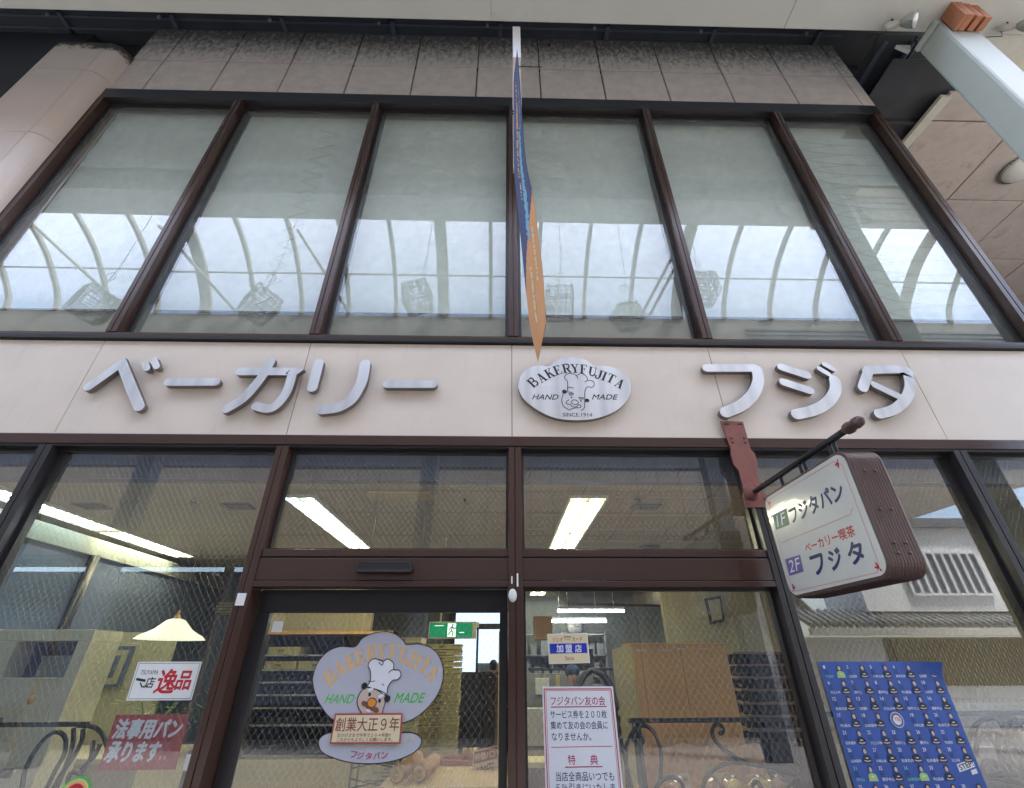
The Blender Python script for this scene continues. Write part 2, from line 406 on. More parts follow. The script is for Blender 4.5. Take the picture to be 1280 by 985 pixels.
# ---------------------------------------------------------------- mesh helpers
class MB:
    def __init__(s): s.v = []; s.f = []; s.sm = []; s.mi = []; s.cur = 0; s.ms = []; s.marks = []
    def use(s, m):
        if m not in s.ms: s.ms.append(m)
        s.cur = s.ms.index(m); return s
    def add(s, vs, fs, smooth=False):
        o = len(s.v); s.v += [tuple(v) for v in vs]; s.f += [tuple(o + i for i in f) for f in fs]; s.sm += [smooth] * len(fs); s.mi += [s.cur] * len(fs); return s
    def box(s, x0, y0, z0, x1, y1, z1):
        return s.add([(x0, y0, z0), (x1, y0, z0), (x1, y1, z0), (x0, y1, z0), (x0, y0, z1), (x1, y0, z1), (x1, y1, z1), (x0, y1, z1)],
                     [(0, 3, 2, 1), (4, 5, 6, 7), (0, 1, 5, 4), (1, 2, 6, 5), (2, 3, 7, 6), (3, 0, 4, 7)])
    def prism(s, poly, mp, d0, d1):
        n = len(poly)
        vs = [mp(u, v, d0) for u, v in poly] + [mp(u, v, d1) for u, v in poly]
        fs = [tuple(range(n)), tuple(range(2 * n - 1, n - 1, -1))] + [(i, i + n, (i + 1) % n + n, (i + 1) % n) for i in range(n)]
        return s.add(vs, fs)
    def flat(s, poly, mp, d):
        return s.add([mp(u, v, d) for u, v in poly], [tuple(range(len(poly)))])
    def tube(s, pts, r, n=6, closed=False, taper=None):
        pts = [Vector(p) for p in pts]; N = len(pts); rings = []
        up = Vector((0.13, 0.21, 0.97)).normalized()
        for i, p in enumerate(pts):
            a = pts[i - 1] if (i > 0 or closed) else p
            c = pts[(i + 1) % N] if (i < N - 1 or closed) else p
            t = (c - a)
            t = t.normalized() if t.length > 1e-9 else Vector((0, 0, 1))
            x = up.cross(t)
            if x.length < 1e-3: x = Vector((1, 0, 0)).cross(t)
            x.normalize(); y = t.cross(x)
            rr = r if taper is None else r * (1 + (taper - 1) * i / (N - 1))
            rings.append([p + rr * (math.cos(2 * PI * k / n) * x + math.sin(2 * PI * k / n) * y) for k in range(n)])
        vs = [v for g in rings for v in g]; fs = []
        for i in range(N if closed else N - 1):
            j = (i + 1) % N
            for k in range(n):
                fs.append((i * n + k, i * n + (k + 1) % n, j * n + (k + 1) % n, j * n + k))
        s.add(vs, fs, True)
        if not closed:
            o = len(s.v) - len(vs)
            s.f.append(tuple(o + k for k in range(n - 1, -1, -1))); s.sm.append(False); s.mi += [s.cur] * 2
            s.f.append(tuple(o + (N - 1) * n + k for k in range(n))); s.sm.append(False)
        return s
    def lathe(s, prof, c, n=20, axis='z'):
        vs = []; fs = []
        for r, h in prof:
            for k in range(n):
                a = 2 * PI * k / n
                if axis == 'z': vs.append((c[0] + r * math.cos(a), c[1] + r * math.sin(a), c[2] + h))
                elif axis == 'y': vs.append((c[0] + r * math.cos(a), c[1] + h, c[2] + r * math.sin(a)))
                else: vs.append((c[0] + h, c[1] + r * math.cos(a), c[2] + r * math.sin(a)))
        for i in range(len(prof) - 1):
            for k in range(n):
                fs.append((i * n + k, i * n + (k + 1) % n, (i + 1) * n + (k + 1) % n, (i + 1) * n + k))
        fs.append(tuple(range(n - 1, -1, -1))); fs.append(tuple((len(prof) - 1) * n + k for k in range(n)))
        return s.add(vs, fs, True)
    def ball(s, c, r, n=12, m=8):
        prof = [(max(1e-4, math.sin(PI * i / m)), -math.cos(PI * i / m)) for i in range(m + 1)]
        o = len(s.v)
        s.lathe(prof, (0, 0, 0), n)
        rx, ry, rz = (r, r, r) if not isinstance(r, tuple) else r
        for i in range(o, len(s.v)):
            x, y, z = s.v[i]; s.v[i] = (c[0] + x * rx, c[1] + y * ry, c[2] + z * rz)
        return s
    def xf(s, mtx, start=0):
        for i in range(start, len(s.v)): s.v[i] = tuple(mtx @ Vector(s.v[i]))
        return s
    def build(s, name, m, parent=None, bevel=0.0, recalc=True, kind=None, label=None, subd=0):
        import bmesh
        if name == 'lettering' and len(s.marks) > 1:
            cuts = sorted(set([(0, 0)] + s.marks)) + [(len(s.v), len(s.f))]
            for (v0, f0), (v1, f1) in zip(cuts[:-1], cuts[1:]):
                if f1 == f0: continue
                q = MB(); q.v = s.v[v0:v1]; q.f = [tuple(i - v0 for i in f) for f in s.f[f0:f1]]; q.sm = s.sm[f0:f1]; q.mi = s.mi[f0:f1]; q.ms = s.ms
                q.build(name, m, parent, bevel, recalc, kind, label)
            return None
        me = bpy.data.meshes.new(name)
        off = Vector((0, 0, 0))
        p = parent
        while p is not None: off += Vector(p.location); p = p.parent
        me.from_pydata([tuple(Vector(v) - off) for v in s.v], [], s.f)
        me.polygons.foreach_set("use_smooth", s.sm)
        if recalc:
            bm = bmesh.new(); bm.from_mesh(me); bmesh.ops.recalc_face_normals(bm, faces=bm.faces); bm.to_mesh(me); bm.free()
        if s.ms:
            for q in s.ms: me.materials.append(M[q])
            me.polygons.foreach_set('material_index', s.mi)
        else: me.materials.append(M[m] if isinstance(m, str) else m)
        o = bpy.data.objects.new(name, me)
        COL.objects.link(o)
        if parent is not None: o.parent = parent
        if bevel > 0:
            b = o.modifiers.new("bevel", 'BEVEL'); b.width = bevel; b.segments = 2; b.limit_method = 'ANGLE'
        if kind: o["kind"] = kind
        if label: o["label"] = label
        return o

def thing(name, label, cat, loc=(0, 0, 0), group=None):
    o = bpy.data.objects.new(name, None)
    o.empty_display_size = 0.1
    COL.objects.link(o); o.location = loc
    o["label"] = label; o["category"] = cat
    if group: o["group"] = group
    return o

def tag(o, label, cat, group=None):
    o["label"] = label; o["category"] = cat
    if group: o["group"] = group
    return o

def copy_tree(o, parent=None):
    c = o.copy(); COL.objects.link(c); c.parent = parent
    for ch in list(o.children): copy_tree(ch, c)
    return c

def bx(name, b, m, parent=None, bevel=0.0, **k):
    return MB().box(*b).build(name, m, parent, bevel, **k)

def XZ(y): return lambda u, v, d: (u, y - d, v)

def smooth_pts(p, k=5):
    if len(p) < 3: return p
    out = []
    for i in range(len(p) - 1):
        a = Vector(p[max(i - 1, 0)]); b = Vector(p[i]); c = Vector(p[i + 1]); d = Vector(p[min(i + 2, len(p) - 1)])
        for j in range(k):
            t = j / k
            out.append(tuple(0.5 * ((2 * b) + (c - a) * t + (2 * a - 5 * b + 4 * c - d) * t * t + (3 * b - 3 * c + d - a) * t ** 3)))
    out.append(tuple(p[-1]))
    return out

def stroke_poly(p, w, caps=True, n=7):
    p = [Vector(q) for q in p]; h = w / 2; L = []; R = []
    for i, q in enumerate(p):
        d0 = (q - p[i - 1]).normalized() if i > 0 else None
        d1 = (p[i + 1] - q).normalized() if i < len(p) - 1 else None
        if d0 is None: d0 = d1
        if d1 is None: d1 = d0
        n0 = Vector((-d0.y, d0.x)); n1 = Vector((-d1.y, d1.x)); nn = (n0 + n1)
        nn = nn.normalized() if nn.length > 1e-6 else n0
        k = h / max(0.5, nn.dot(n0))
        L.append(q + nn * k); R.append(q - nn * k)
    out = list(L)
    d = (p[-1] - p[-2]).normalized(); a0 = math.atan2(d.x, -d.y)
    if caps:
        for j in range(1, n): a = a0 - PI * j / n; out.append(p[-1] + h * Vector((math.cos(a), math.sin(a))))
    out += R[::-1]
    d = (p[0] - p[1]).normalized(); a0 = math.atan2(d.x, -d.y)
    if caps:
        for j in range(1, n): a = a0 - PI * j / n; out.append(p[0] + h * Vector((math.cos(a), math.sin(a))))
    return [tuple(v) for v in out]

def ellipse(cx, cy, rx, ry, n=24, rot=0.0):
    c, s_ = math.cos(rot), math.sin(rot)
    return [(cx + rx * math.cos(2 * PI * k / n) * c - ry * math.sin(2 * PI * k / n) * s_, cy + rx * math.cos(2 * PI * k / n) * s_ + ry * math.sin(2 * PI * k / n) * c) for k in range(n)]

def rrect(x0, y0, x1, y1, r, n=5):
    out = []
    for cx, cy, a in ((x1 - r, y1 - r, 0), (x0 + r, y1 - r, PI / 2), (x0 + r, y0 + r, PI), (x1 - r, y0 + r, 1.5 * PI)):
        for k in range(n + 1):
            t = a + PI / 2 * k / n; out.append((cx + r * math.cos(t), cy + r * math.sin(t)))
    return out

_fc = {}
def text2d(body, bold=0.0, shear=0.0):
    key = (body, bold, shear)
    if key in _fc: return _fc[key]
    c = bpy.data.curves.new('text', 'FONT'); c.body = body; c.size = 1; c.offset = bold; c.shear = shear; c.resolution_u = 3
    o = bpy.data.objects.new('text', c); COL.objects.link(o)
    bpy.context.view_layer.update()
    me = bpy.data.meshes.new_from_object(o.evaluated_get(bpy.context.evaluated_depsgraph_get()))
    vs = [(v.co.x, v.co.y) for v in me.vertices]; fs = [tuple(p.vertices) for p in me.polygons]
    bpy.data.objects.remove(o); bpy.data.curves.remove(c); bpy.data.meshes.remove(me)
    if not vs: vs = [(0, 0)]
    _fc[key] = (vs, fs)
    return vs, fs

def put_text(mb, body, mp, d, x0, x1, zc, h, bold=0.01, shear=0.0, rot=0.0, org=None, fit=True):
    """body fitted between x0 and x1, centred on zc, height h (of the box of the glyphs)"""
    mb.marks.append((len(mb.v), len(mb.f)))
    heavy = bold > 0.0035
    vs, fs = text2d(body, 0.0, shear)
    ax, bx_ = min(v[0] for v in vs), max(v[0] for v in vs)
    ay, by = min(v[1] for v in vs), max(v[1] for v in vs)
    sx = (x1 - x0) / max(1e-6, bx_ - ax); sy = h / max(1e-6, by - ay)
    cx, cz = (x0 + x1) / 2, zc
    out = []
    c, s_ = math.cos(rot), math.sin(rot)
    for x, y in vs:
        u = (x - (ax + bx_) / 2) * sx; v = (y - (ay + by) / 2) * sy
        out.append((cx + u * c - v * s_, cz + u * s_ + v * c))
    k = bold * h * 0.85
    offs = [(0, 0)] if not heavy else [(-k, 0), (k, 0), (0, k), (0, -k), (k * .7, k * .7), (-k * .7, -k * .7), (0, 0)]
    for i, (a, b_) in enumerate(offs): mb.add([mp(u + a, v + b_, d + i * 0.00004) for u, v in out], fs)

# slab-serif capitals as strokes: (x, y, x, y, width) on a unit cell, arcs as polylines
SERIF = {
 'B': [[(0.2, 0, 0.2, 1, .2)], [(.0, .03, .5, .03, .07), (.0, .97, .5, .97, .07), (.3, .52, .5, .52, .07)], [((.45, .97), (.68, .93), (.74, .76), (.66, .58), (.45, .52)), ((.45, .52), (.72, .48), (.8, .27), (.7, .06), (.45, .03))]],
 'A': [[(.7, 0, .42, 1, .2)], [(.14, 0, .42, .95, .07), (.22, .34, .62, .34, .07), (.0, .03, .3, .03, .06), (.5, .03, .92, .03, .06)], []],
 'K': [[(.2, 0, .2, 1, .2), (.42, .55, .74, .02, .18)], [(.0, .03, .42, .03, .06), (.0, .97, .42, .97, .06), (.25, .35, .68, .95, .07), (.52, .97, .86, .97, .06), (.55, .03, .95, .03, .06)], []],
 'E': [[(.2, 0, .2, 1, .2)], [(.0, .03, .74, .03, .07), (.0, .97, .72, .97, .07), (.2, .51, .52, .51, .06), (.72, .03, .76, .26, .07), (.7, .97, .72, .76, .07), (.52, .38, .52, .64, .06)], []],
 'R': [[(.2, 0, .2, 1, .2), (.5, .45, .76, .02, .18)], [(.0, .03, .42, .03, .06), (.0, .97, .5, .97, .07), (.3, .48, .5, .48, .07), (.66, .03, .93, .03, .06)], [((.45, .97), (.7, .93), (.76, .73), (.68, .52), (.45, .48))]],
 'Y': [[(.45, 0, .45, .45, .2), (.45, .45, .16, .97, .18)], [(.2, .03, .7, .03, .06), (.0, .97, .38, .97, .06), (.56, .97, .9, .97, .06), (.48, .45, .75, .95, .07)], []],
 'F': [[(.2, 0, .2, 1, .2)], [(.0, .03, .44, .03, .06), (.0, .97, .72, .97, .07), (.2, .5, .5, .5, .06), (.7, .97, .72, .74, .07), (.5, .37, .5, .63, .06)], []],
 'U': [[(.2, .25, .2, 1, .2)], [(.0, .97, .42, .97, .06), (.56, .97, .9, .97, .06), (.74, .3, .74, .95, .07)], [((.2, .28), (.28, .08), (.47, .02), (.66, .09), (.74, .3))]],
 'J': [[(.5, .2, .5, 1, .2)], [(.26, .97, .76, .97, .06)], [((.5, .25), (.42, .05), (.24, .0), (.1, .08), (.08, .24), (.18, .26))]],
 'I': [[(.3, 0, .3, 1, .2)], [(.08, .03, .52, .03, .06), (.08, .97, .52, .97, .06)], []],
 'T': [[(.42, 0, .42, 1, .2)], [(.2, .03, .64, .03, .06), (.04, .97, .8, .97, .07), (.05, .97, .04, .74, .07), (.79, .97, .8, .74, .07)], []],
}
def put_serif(mb, ch, mp, d, cx, cz, h, rot, w=0.9, fat=1.0):
    c, s_ = math.cos(rot), math.sin(rot)
    def P(x, y):
        u = (x - .42) * h * w; v = (y - .5) * h
        return (cx + u * c - v * s_, cz + u * s_ + v * c)
    thick, thin, arcs = SERIF[ch]
    k = 0
    for g in (thick, thin):
        for x0, y0, x1, y1, ww in g:
            a, b = P(x0, y0), P(x1, y1)
            mb.flat(stroke_poly([a, b], ww * h * w * fat, caps=False), mp, d + k * 0.00015); k += 1
    for a in arcs:
        mb.flat(stroke_poly(smooth_pts([P(*q) for q in a], 3), .13 * h * w * fat, caps=False), mp, d + k * 0.00015); k += 1

# ---------------------------------------------------------------- outlines of the letters, logo and decal (metres on the facade)
LET = {'ベ': [(0.084, [(-3.607, 3.694), (-3.428, 3.941), (-3.093, 3.497)]), (0.052, [(-3.222, 3.946), (-3.18, 3.886)]), (0.052, [(-3.159, 3.988), (-3.102, 3.907)])], 'ー': [(0.08, [(-2.94, 3.75), (-2.534, 3.755)])], 'カ': [(0.08, [(-2.353, 3.867), (-1.905, 3.871), (-1.886, 3.85), (-1.887, 3.678), (-1.924, 3.561), (-1.974, 3.501), (-2.033, 3.493), (-2.114, 3.515)]), (0.084, [(-2.112, 3.98), (-2.132, 3.864), (-2.17, 3.745), (-2.244, 3.589), (-2.357, 3.486)])], 'リ': [(0.09, [(-1.675, 3.967), (-1.677, 3.706)]), (0.094, [(-1.254, 3.963), (-1.251, 3.857), (-1.253, 3.781), (-1.269, 3.705), (-1.307, 3.599), (-1.36, 3.542), (-1.427, 3.505), (-1.547, 3.487)])], 'ー2': [(0.08, [(-1.025, 3.749), (-0.621, 3.753)])], 'フ': [(0.083, [(1.885, 3.956), (2.34, 3.962)]), (0.1, [(2.351, 3.944), (2.334, 3.83), (2.274, 3.719), (2.201, 3.635), (2.101, 3.556), (1.95, 3.491)])], 'ジ': [(0.08, [(2.593, 3.976), (2.802, 3.888)]), (0.08, [(2.562, 3.811), (2.774, 3.724)]), (0.05, [(3.01, 4.011), (3.075, 3.957)]), (0.05, [(2.944, 3.962), (3.009, 3.901)]), (0.098, [(3.043, 3.838), (3.004, 3.72), (2.894, 3.603), (2.75, 3.522), (2.574, 3.477)])], 'タ': [(0.09, [(3.276, 3.758), (3.372, 3.895), (3.426, 3.953), (3.742, 3.957), (3.753, 3.884), (3.702, 3.744), (3.593, 3.618), (3.455, 3.529), (3.315, 3.488)]), (0.07, [(3.399, 3.792), (3.586, 3.657)])]}
LOGO = [(0.138, 3.724), (0.153, 3.819), (0.195, 3.9), (0.27, 3.953), (0.344, 3.967), (0.432, 3.962), (0.485, 4.013), (0.552, 4.049), (0.638, 4.067), (0.721, 4.055), (0.793, 4.019), (0.849, 3.967), (0.92, 3.975), (1.011, 3.96), (1.08, 3.916), (1.135, 3.841), (1.153, 3.756), (1.137, 3.682), (1.095, 3.599), (1.014, 3.518), (0.91, 3.458), (0.776, 3.416), (0.619, 3.405), (0.473, 3.42), (0.345, 3.474), (0.242, 3.551), (0.173, 3.631)]
LOGOTXT = [(0.27, 3.783), (0.349, 3.834), (0.425, 3.882), (0.503, 3.918), (0.583, 3.937), (0.66, 3.938), (0.745, 3.932), (0.82, 3.908), (0.884, 3.875), (0.934, 3.852), (0.984, 3.833), (1.056, 3.781)]
LOGOLINES = [[(0.579, 3.697), (0.585, 3.797), (0.562, 3.829), (0.574, 3.867), (0.616, 3.884), (0.67, 3.862), (0.681, 3.83)], [(0.669, 3.857), (0.717, 3.885), (0.76, 3.853), (0.766, 3.81), (0.742, 3.793)], [(0.766, 3.81), (0.811, 3.805), (0.826, 3.768), (0.8, 3.736), (0.76, 3.741), (0.733, 3.688), (0.718, 3.535), (0.687, 3.5)], [(0.572, 3.687), (0.621, 3.682)], [(0.588, 3.737), (0.633, 3.729)], [(0.539, 3.665), (0.522, 3.604), (0.532, 3.543), (0.561, 3.519), (0.582, 3.504), (0.609, 3.519), (0.645, 3.525), (0.68, 3.53), (0.686, 3.55), (0.665, 3.555), (0.646, 3.535), (0.611, 3.539), (0.594, 3.559), (0.564, 3.564), (0.561, 3.584), (0.584, 3.605)], [(0.605, 3.579), (0.615, 3.6), (0.642, 3.605), (0.663, 3.59), (0.664, 3.57), (0.643, 3.56), (0.617, 3.564), (0.605, 3.579)], [(0.588, 3.666), (0.629, 3.672), (0.619, 3.656), (0.592, 3.656)], [(0.675, 3.631), (0.715, 3.626), (0.705, 3.614), (0.678, 3.618)]]
LOGOBLOBS = [(0.551, 3.688), (0.744, 3.601), (0.61, 3.63), (0.69, 3.595)]
LOGOHM = [(0.377, 3.633), (0.912, 3.638), (0.653, 3.458)]
LOGOHAND = [(0.261, 3.611), (0.496, 3.614), (0.79, 3.617), (1.026, 3.619), (0.521, 3.44), (0.778, 3.442)]
DEC = [(-1.278, 1.513), (-1.267, 1.6), (-1.211, 1.675), (-1.125, 1.709), (-1.022, 1.707), (-0.979, 1.76), (-0.901, 1.792), (-0.819, 1.802), (-0.743, 1.784), (-0.686, 1.743), (-0.66, 1.72), (-0.569, 1.723), (-0.473, 1.692), (-0.41, 1.62), (-0.389, 1.536), (-0.403, 1.46), (-0.446, 1.385), (-0.528, 1.312), (-0.639, 1.266), (-0.866, 1.242), (-1.078, 1.279), (-1.186, 1.359), (-1.248, 1.442)]
DEC2 = [(-1.163, 1.159), (-1.16, 1.188), (-1.126, 1.211), (-1.062, 1.218), (-0.858, 1.196), (-0.642, 1.215), (-0.556, 1.212), (-0.505, 1.18), (-0.519, 1.133), (-0.581, 1.096), (-0.689, 1.067), (-0.818, 1.057), (-0.949, 1.065), (-1.065, 1.091), (-1.136, 1.121)]
HAT = [(-0.902, 1.471), (-0.882, 1.504), (-0.892, 1.564), (-0.911, 1.59), (-0.901, 1.621), (-0.867, 1.634), (-0.814, 1.619), (-0.78, 1.632), (-0.739, 1.607), (-0.731, 1.569), (-0.695, 1.565), (-0.679, 1.537), (-0.698, 1.51), (-0.733, 1.505), (-0.758, 1.469), (-0.766, 1.421), (-0.83, 1.451)]
FACE = [(-0.902, 1.467), (-0.933, 1.445), (-0.95, 1.411), (-0.951, 1.379), (-0.931, 1.344), (-0.891, 1.312), (-0.79, 1.311), (-0.773, 1.345), (-0.766, 1.386), (-0.767, 1.427), (-0.83, 1.453)]
DBL = [(-0.918, 1.474), (-0.754, 1.402), (-0.937, 1.443), (-0.764, 1.37), (-0.875, 1.426), (-0.803, 1.39), (-0.853, 1.38), (-0.901, 1.374), (-0.875, 1.36), (-0.844, 1.35), (-0.821, 1.34), (-0.871, 1.336), (-0.874, 1.453), (-0.798, 1.417)]
DTXT = [(-1.16, 1.522), (-1.105, 1.573), (-1.035, 1.615), (-0.971, 1.645), (-0.903, 1.67), (-0.832, 1.679), (-0.745, 1.677), (-0.676, 1.661), (-0.616, 1.632), (-0.566, 1.61), (-0.52, 1.593), (-0.466, 1.55)]
DHM = [(-1.17, 1.4), (-0.975, 1.403), (-0.71, 1.404), (-0.5, 1.408)]
DFP = [(-0.928, 1.104), (-0.884, 1.098), (-0.831, 1.096), (-0.781, 1.097), (-0.731, 1.101)]
DYK = [(-1.072, 1.174), (-0.945, 1.149), (-0.822, 1.142), (-0.7, 1.149), (-0.567, 1.183)]
FENCE_R = [[(0.968, 1.127), (0.988, 1.149), (0.972, 1.174), (0.939, 1.163), (0.916, 1.145), (0.927, 1.182), (0.964, 1.221), (1.017, 1.226), (1.069, 1.186), (1.096, 1.108), (1.091, 1.027), (1.065, 0.94), (1.033, 0.894), (1.009, 0.814)], [(1.52, 1.179), (1.548, 1.19), (1.552, 1.216), (1.521, 1.233), (1.483, 1.212), (1.475, 1.161), (1.534, 1.092), (1.644, 1.028), (1.751, 1.006), (1.861, 0.992), (1.953, 0.961), (2.007, 0.934)], [(1.342, 0.891), (1.382, 0.947), (1.454, 0.994), (1.551, 1.02), (1.676, 1.022)], [(1.033, 0.894), (1.084, 0.936), (1.153, 0.948), (1.204, 0.922), (1.218, 0.88)], [(1.674, 0.889), (1.686, 0.912), (1.716, 0.919), (1.735, 0.889)], [(1.908, 0.888), (1.952, 0.922), (2.011, 0.947)], [(0.931, 1.21), (0.879, 1.145), (0.856, 1.055), (0.846, 0.895)], [(0.835, 1.164), (0.843, 1.091), (0.861, 0.967), (0.873, 0.895)]]
FENCE_L = [[(-2.861, 1.247), (-2.757, 1.239), (-2.679, 1.2), (-2.615, 1.128), (-2.586, 1.075)], [(-3.066, 0.921), (-3.091, 1.009), (-3.08, 1.113), (-3.033, 1.193), (-2.976, 1.211), (-2.912, 1.174), (-2.882, 1.094), (-2.899, 1.008), (-2.908, 0.92)], [(-2.887, 1.233), (-2.852, 1.147), (-2.844, 1.05), (-2.845, 0.919)], [(-2.819, 1.228), (-2.8, 1.165), (-2.814, 1.076), (-2.848, 0.991), (-2.866, 0.92)], [(-2.724, 1.164), (-2.7, 1.076), (-2.717, 1.007), (-2.729, 0.919)], [(-2.672, 1.146), (-2.684, 1.076), (-2.725, 1.024), (-2.733, 0.973)], [(-2.782, 0.919), (-2.794, 0.99), (-2.73, 0.99), (-2.655, 0.918)]]
FENCE_RR = [[(3.248, 1.119), (3.298, 1.179), (3.374, 1.232), (3.466, 1.259), (3.527, 1.247), (3.54, 1.2), (3.507, 1.14)], [(3.309, 1.126), (3.331, 1.186), (3.397, 1.24), (3.473, 1.255)], [(3.272, 1.038), (3.293, 1.096), (3.372, 1.156), (3.455, 1.186), (3.505, 1.155), (3.502, 1.081), (3.508, 1.008), (3.557, 0.972)], [(3.366, 0.987), (3.384, 1.012), (3.357, 1.023), (3.312, 1.016), (3.278, 0.988), (3.273, 0.952), (3.32, 0.938), (3.402, 0.951)], [(3.493, 1.185), (3.453, 1.096), (3.461, 1.008), (3.494, 0.951)], [(3.577, 1.231), (3.654, 1.231), (3.68, 1.185)], [(3.56, 1.185), (3.583, 1.14), (3.628, 1.095)], [(3.378, 1.186), (3.42, 1.156), (3.436, 1.081), (3.421, 0.987), (3.449, 0.937)], [(3.716, 1.246), (3.608, 1.185), (3.51, 1.095), (3.471, 1.008), (3.486, 0.937)], [(3.672, 1.262), (3.607, 1.2), (3.574, 1.125), (3.594, 1.036)], [(3.217, 0.917), (3.317, 0.931), (3.401, 0.916), (3.512, 0.895)]]

# ================================================================ SETTING
def struct(o):
    o["kind"] = "structure"; return o
struct(bx('ground', (-60, -60, -0.2, 60, 40, 0.0), 'ground'))

# ---------------------------------------------------------------- the bakery building
B = thing('bakery_building', 'two storey bakery front with brown metal window frames and pinkish beige fascia band', 'building')
VX = [(-3.785, -3.685), (-1.864, -1.768), (0.055, 0.15), (1.955, 2.05), (3.845, 3.945)]
XL, XR = -5.70, 5.43
# frieze of square tiles above the windows
fr = bx('frieze', (-5.70, 0.03, 8.66, 5.50, 0.30, 10.62), 'olive', B)
edges = [-0.43 + 0.955 * k for k in range(-6, 7)]
edges = [-5.70] + [e for e in edges if e > -5.55] + [5.50]
for r, (z0, z1) in enumerate(((8.66, 9.548), (9.576, 10.56))):
    for a, b_ in zip(edges[:-1], edges[1:]):
        x0, x1 = a + 0.012, b_ - 0.012
        j = random.uniform(-0.003, 0.003)
        bx('tile', (x0, -0.005 + j, z0, x1, 0.028, z1), 'tile', fr, 0.004)
bx('mortar_line', (-5.69, 0.012, 9.550, 5.49, 0.029, 9.574), 'rubber', fr)
bx('cable_conduit', (0.70, -0.03, 10.3, 0.72, -0.012, 10.34), 'rubber', B)
# fascia
fb = bx('fascia', (-5.75, 0.012, 3.275, 5.45, 0.20, 4.245), 'joint', B)
PE = [-5.75, -3.76, -1.83, 0.085, 1.985, 3.89, 5.45]
for a, b_ in zip(PE[:-1], PE[1:]):
    bx('fascia_panel', (a + 0.003, -0.02, 3.275, b_ - 0.003, 0.01, 4.243), 'band', fb, 0.0015)
for e in PE[1:-1]:
    bx('sealant_joint', (e - 0.004, -0.012, 3.28, e + 0.004, 0.009, 4.24), 'rust', fb)
# upper frames
def grooved(name, x0, x1, z0, z1, m, parent, y0=-0.045, y1=0.13):
    w = x1 - x0
    mb = MB(); mb.box(x0, y0, z0, x0 + w * 0.44, y1, z1); mb.box(x0 + w * 0.52, y0, z0, x1, y1, z1); mb.box(x0 + w * 0.44, y0 + 0.008, z0, x0 + w * 0.52, y1 - 0.01, z1)
    return mb.build(name, m, parent, 0.002)
for x0, x1 in VX: grooved('mullion', x0, x1, 4.34, 8.43, 'frame', B)
grooved('mullion', XL, XL + 0.12, 4.34, 8.43, 'frame', B)
grooved('mullion', XR - 0.12, XR, 4.34, 8.43, 'frame', B)
bx('window_head', (XL, -0.042, 8.43, XR, 0.14, 8.655), 'frame_dark', B, 0.003)
MB().box(XL, -0.06, 4.25, XR, 0.14, 4.285).build('window_sill', 'rubber', B)
bx('window_sill', (XL, -0.035, 4.287, XR, 0.14, 4.34), 'frame', B, 0.003)
EX = [XL + 0.06] + [0] * 0
cells = []
def tilted_pane(x0, y, z0, x1, z1, m, par):
    a, b_, c_, d_ = [random.uniform(-.004, .004) for _ in range(4)]
    vs = [(x0, y + a, z0), (x1, y + b_, z0), (x1, y + c_, z1), (x0, y + (a - b_ + c_), z1)]
    vs += [(p[0], p[1] + .006, p[2]) for p in vs]
    return MB().add(vs, [(0, 1, 2, 3), (7, 6, 5, 4), (0, 4, 5, 1), (1, 5, 6, 2), (2, 6, 7, 3), (3, 7, 4, 0)]).build('pane', m, par)
xs = [(XL, XL + 0.12)] + VX + [(XR - 0.12, XR)]
for (a0, a1), (b0, b1) in zip(xs[:-1], xs[1:]): cells.append((a1, b0))
for i, (x0, x1) in enumerate(cells):
    g = MB(); t = 0.035
    g.box(x0, 0.05, 4.34, x1, 0.10, 4.34 + t); g.box(x0, 0.05, 8.43 - t * 2, x1, 0.10, 8.43)
    g.box(x0, 0.05, 4.34 + t, x0 + t, 0.10, 8.43 - 2 * t); g.box(x1 - t, 0.05, 4.34 + t, x1, 0.10, 8.43 - 2 * t)
    w = g.build('window', 'frame_dark', B)
    tilted_pane(x0 + t, 0.073, 4.34 + t, x1 - t, 8.43 - 2 * t, 'glass_up', w)
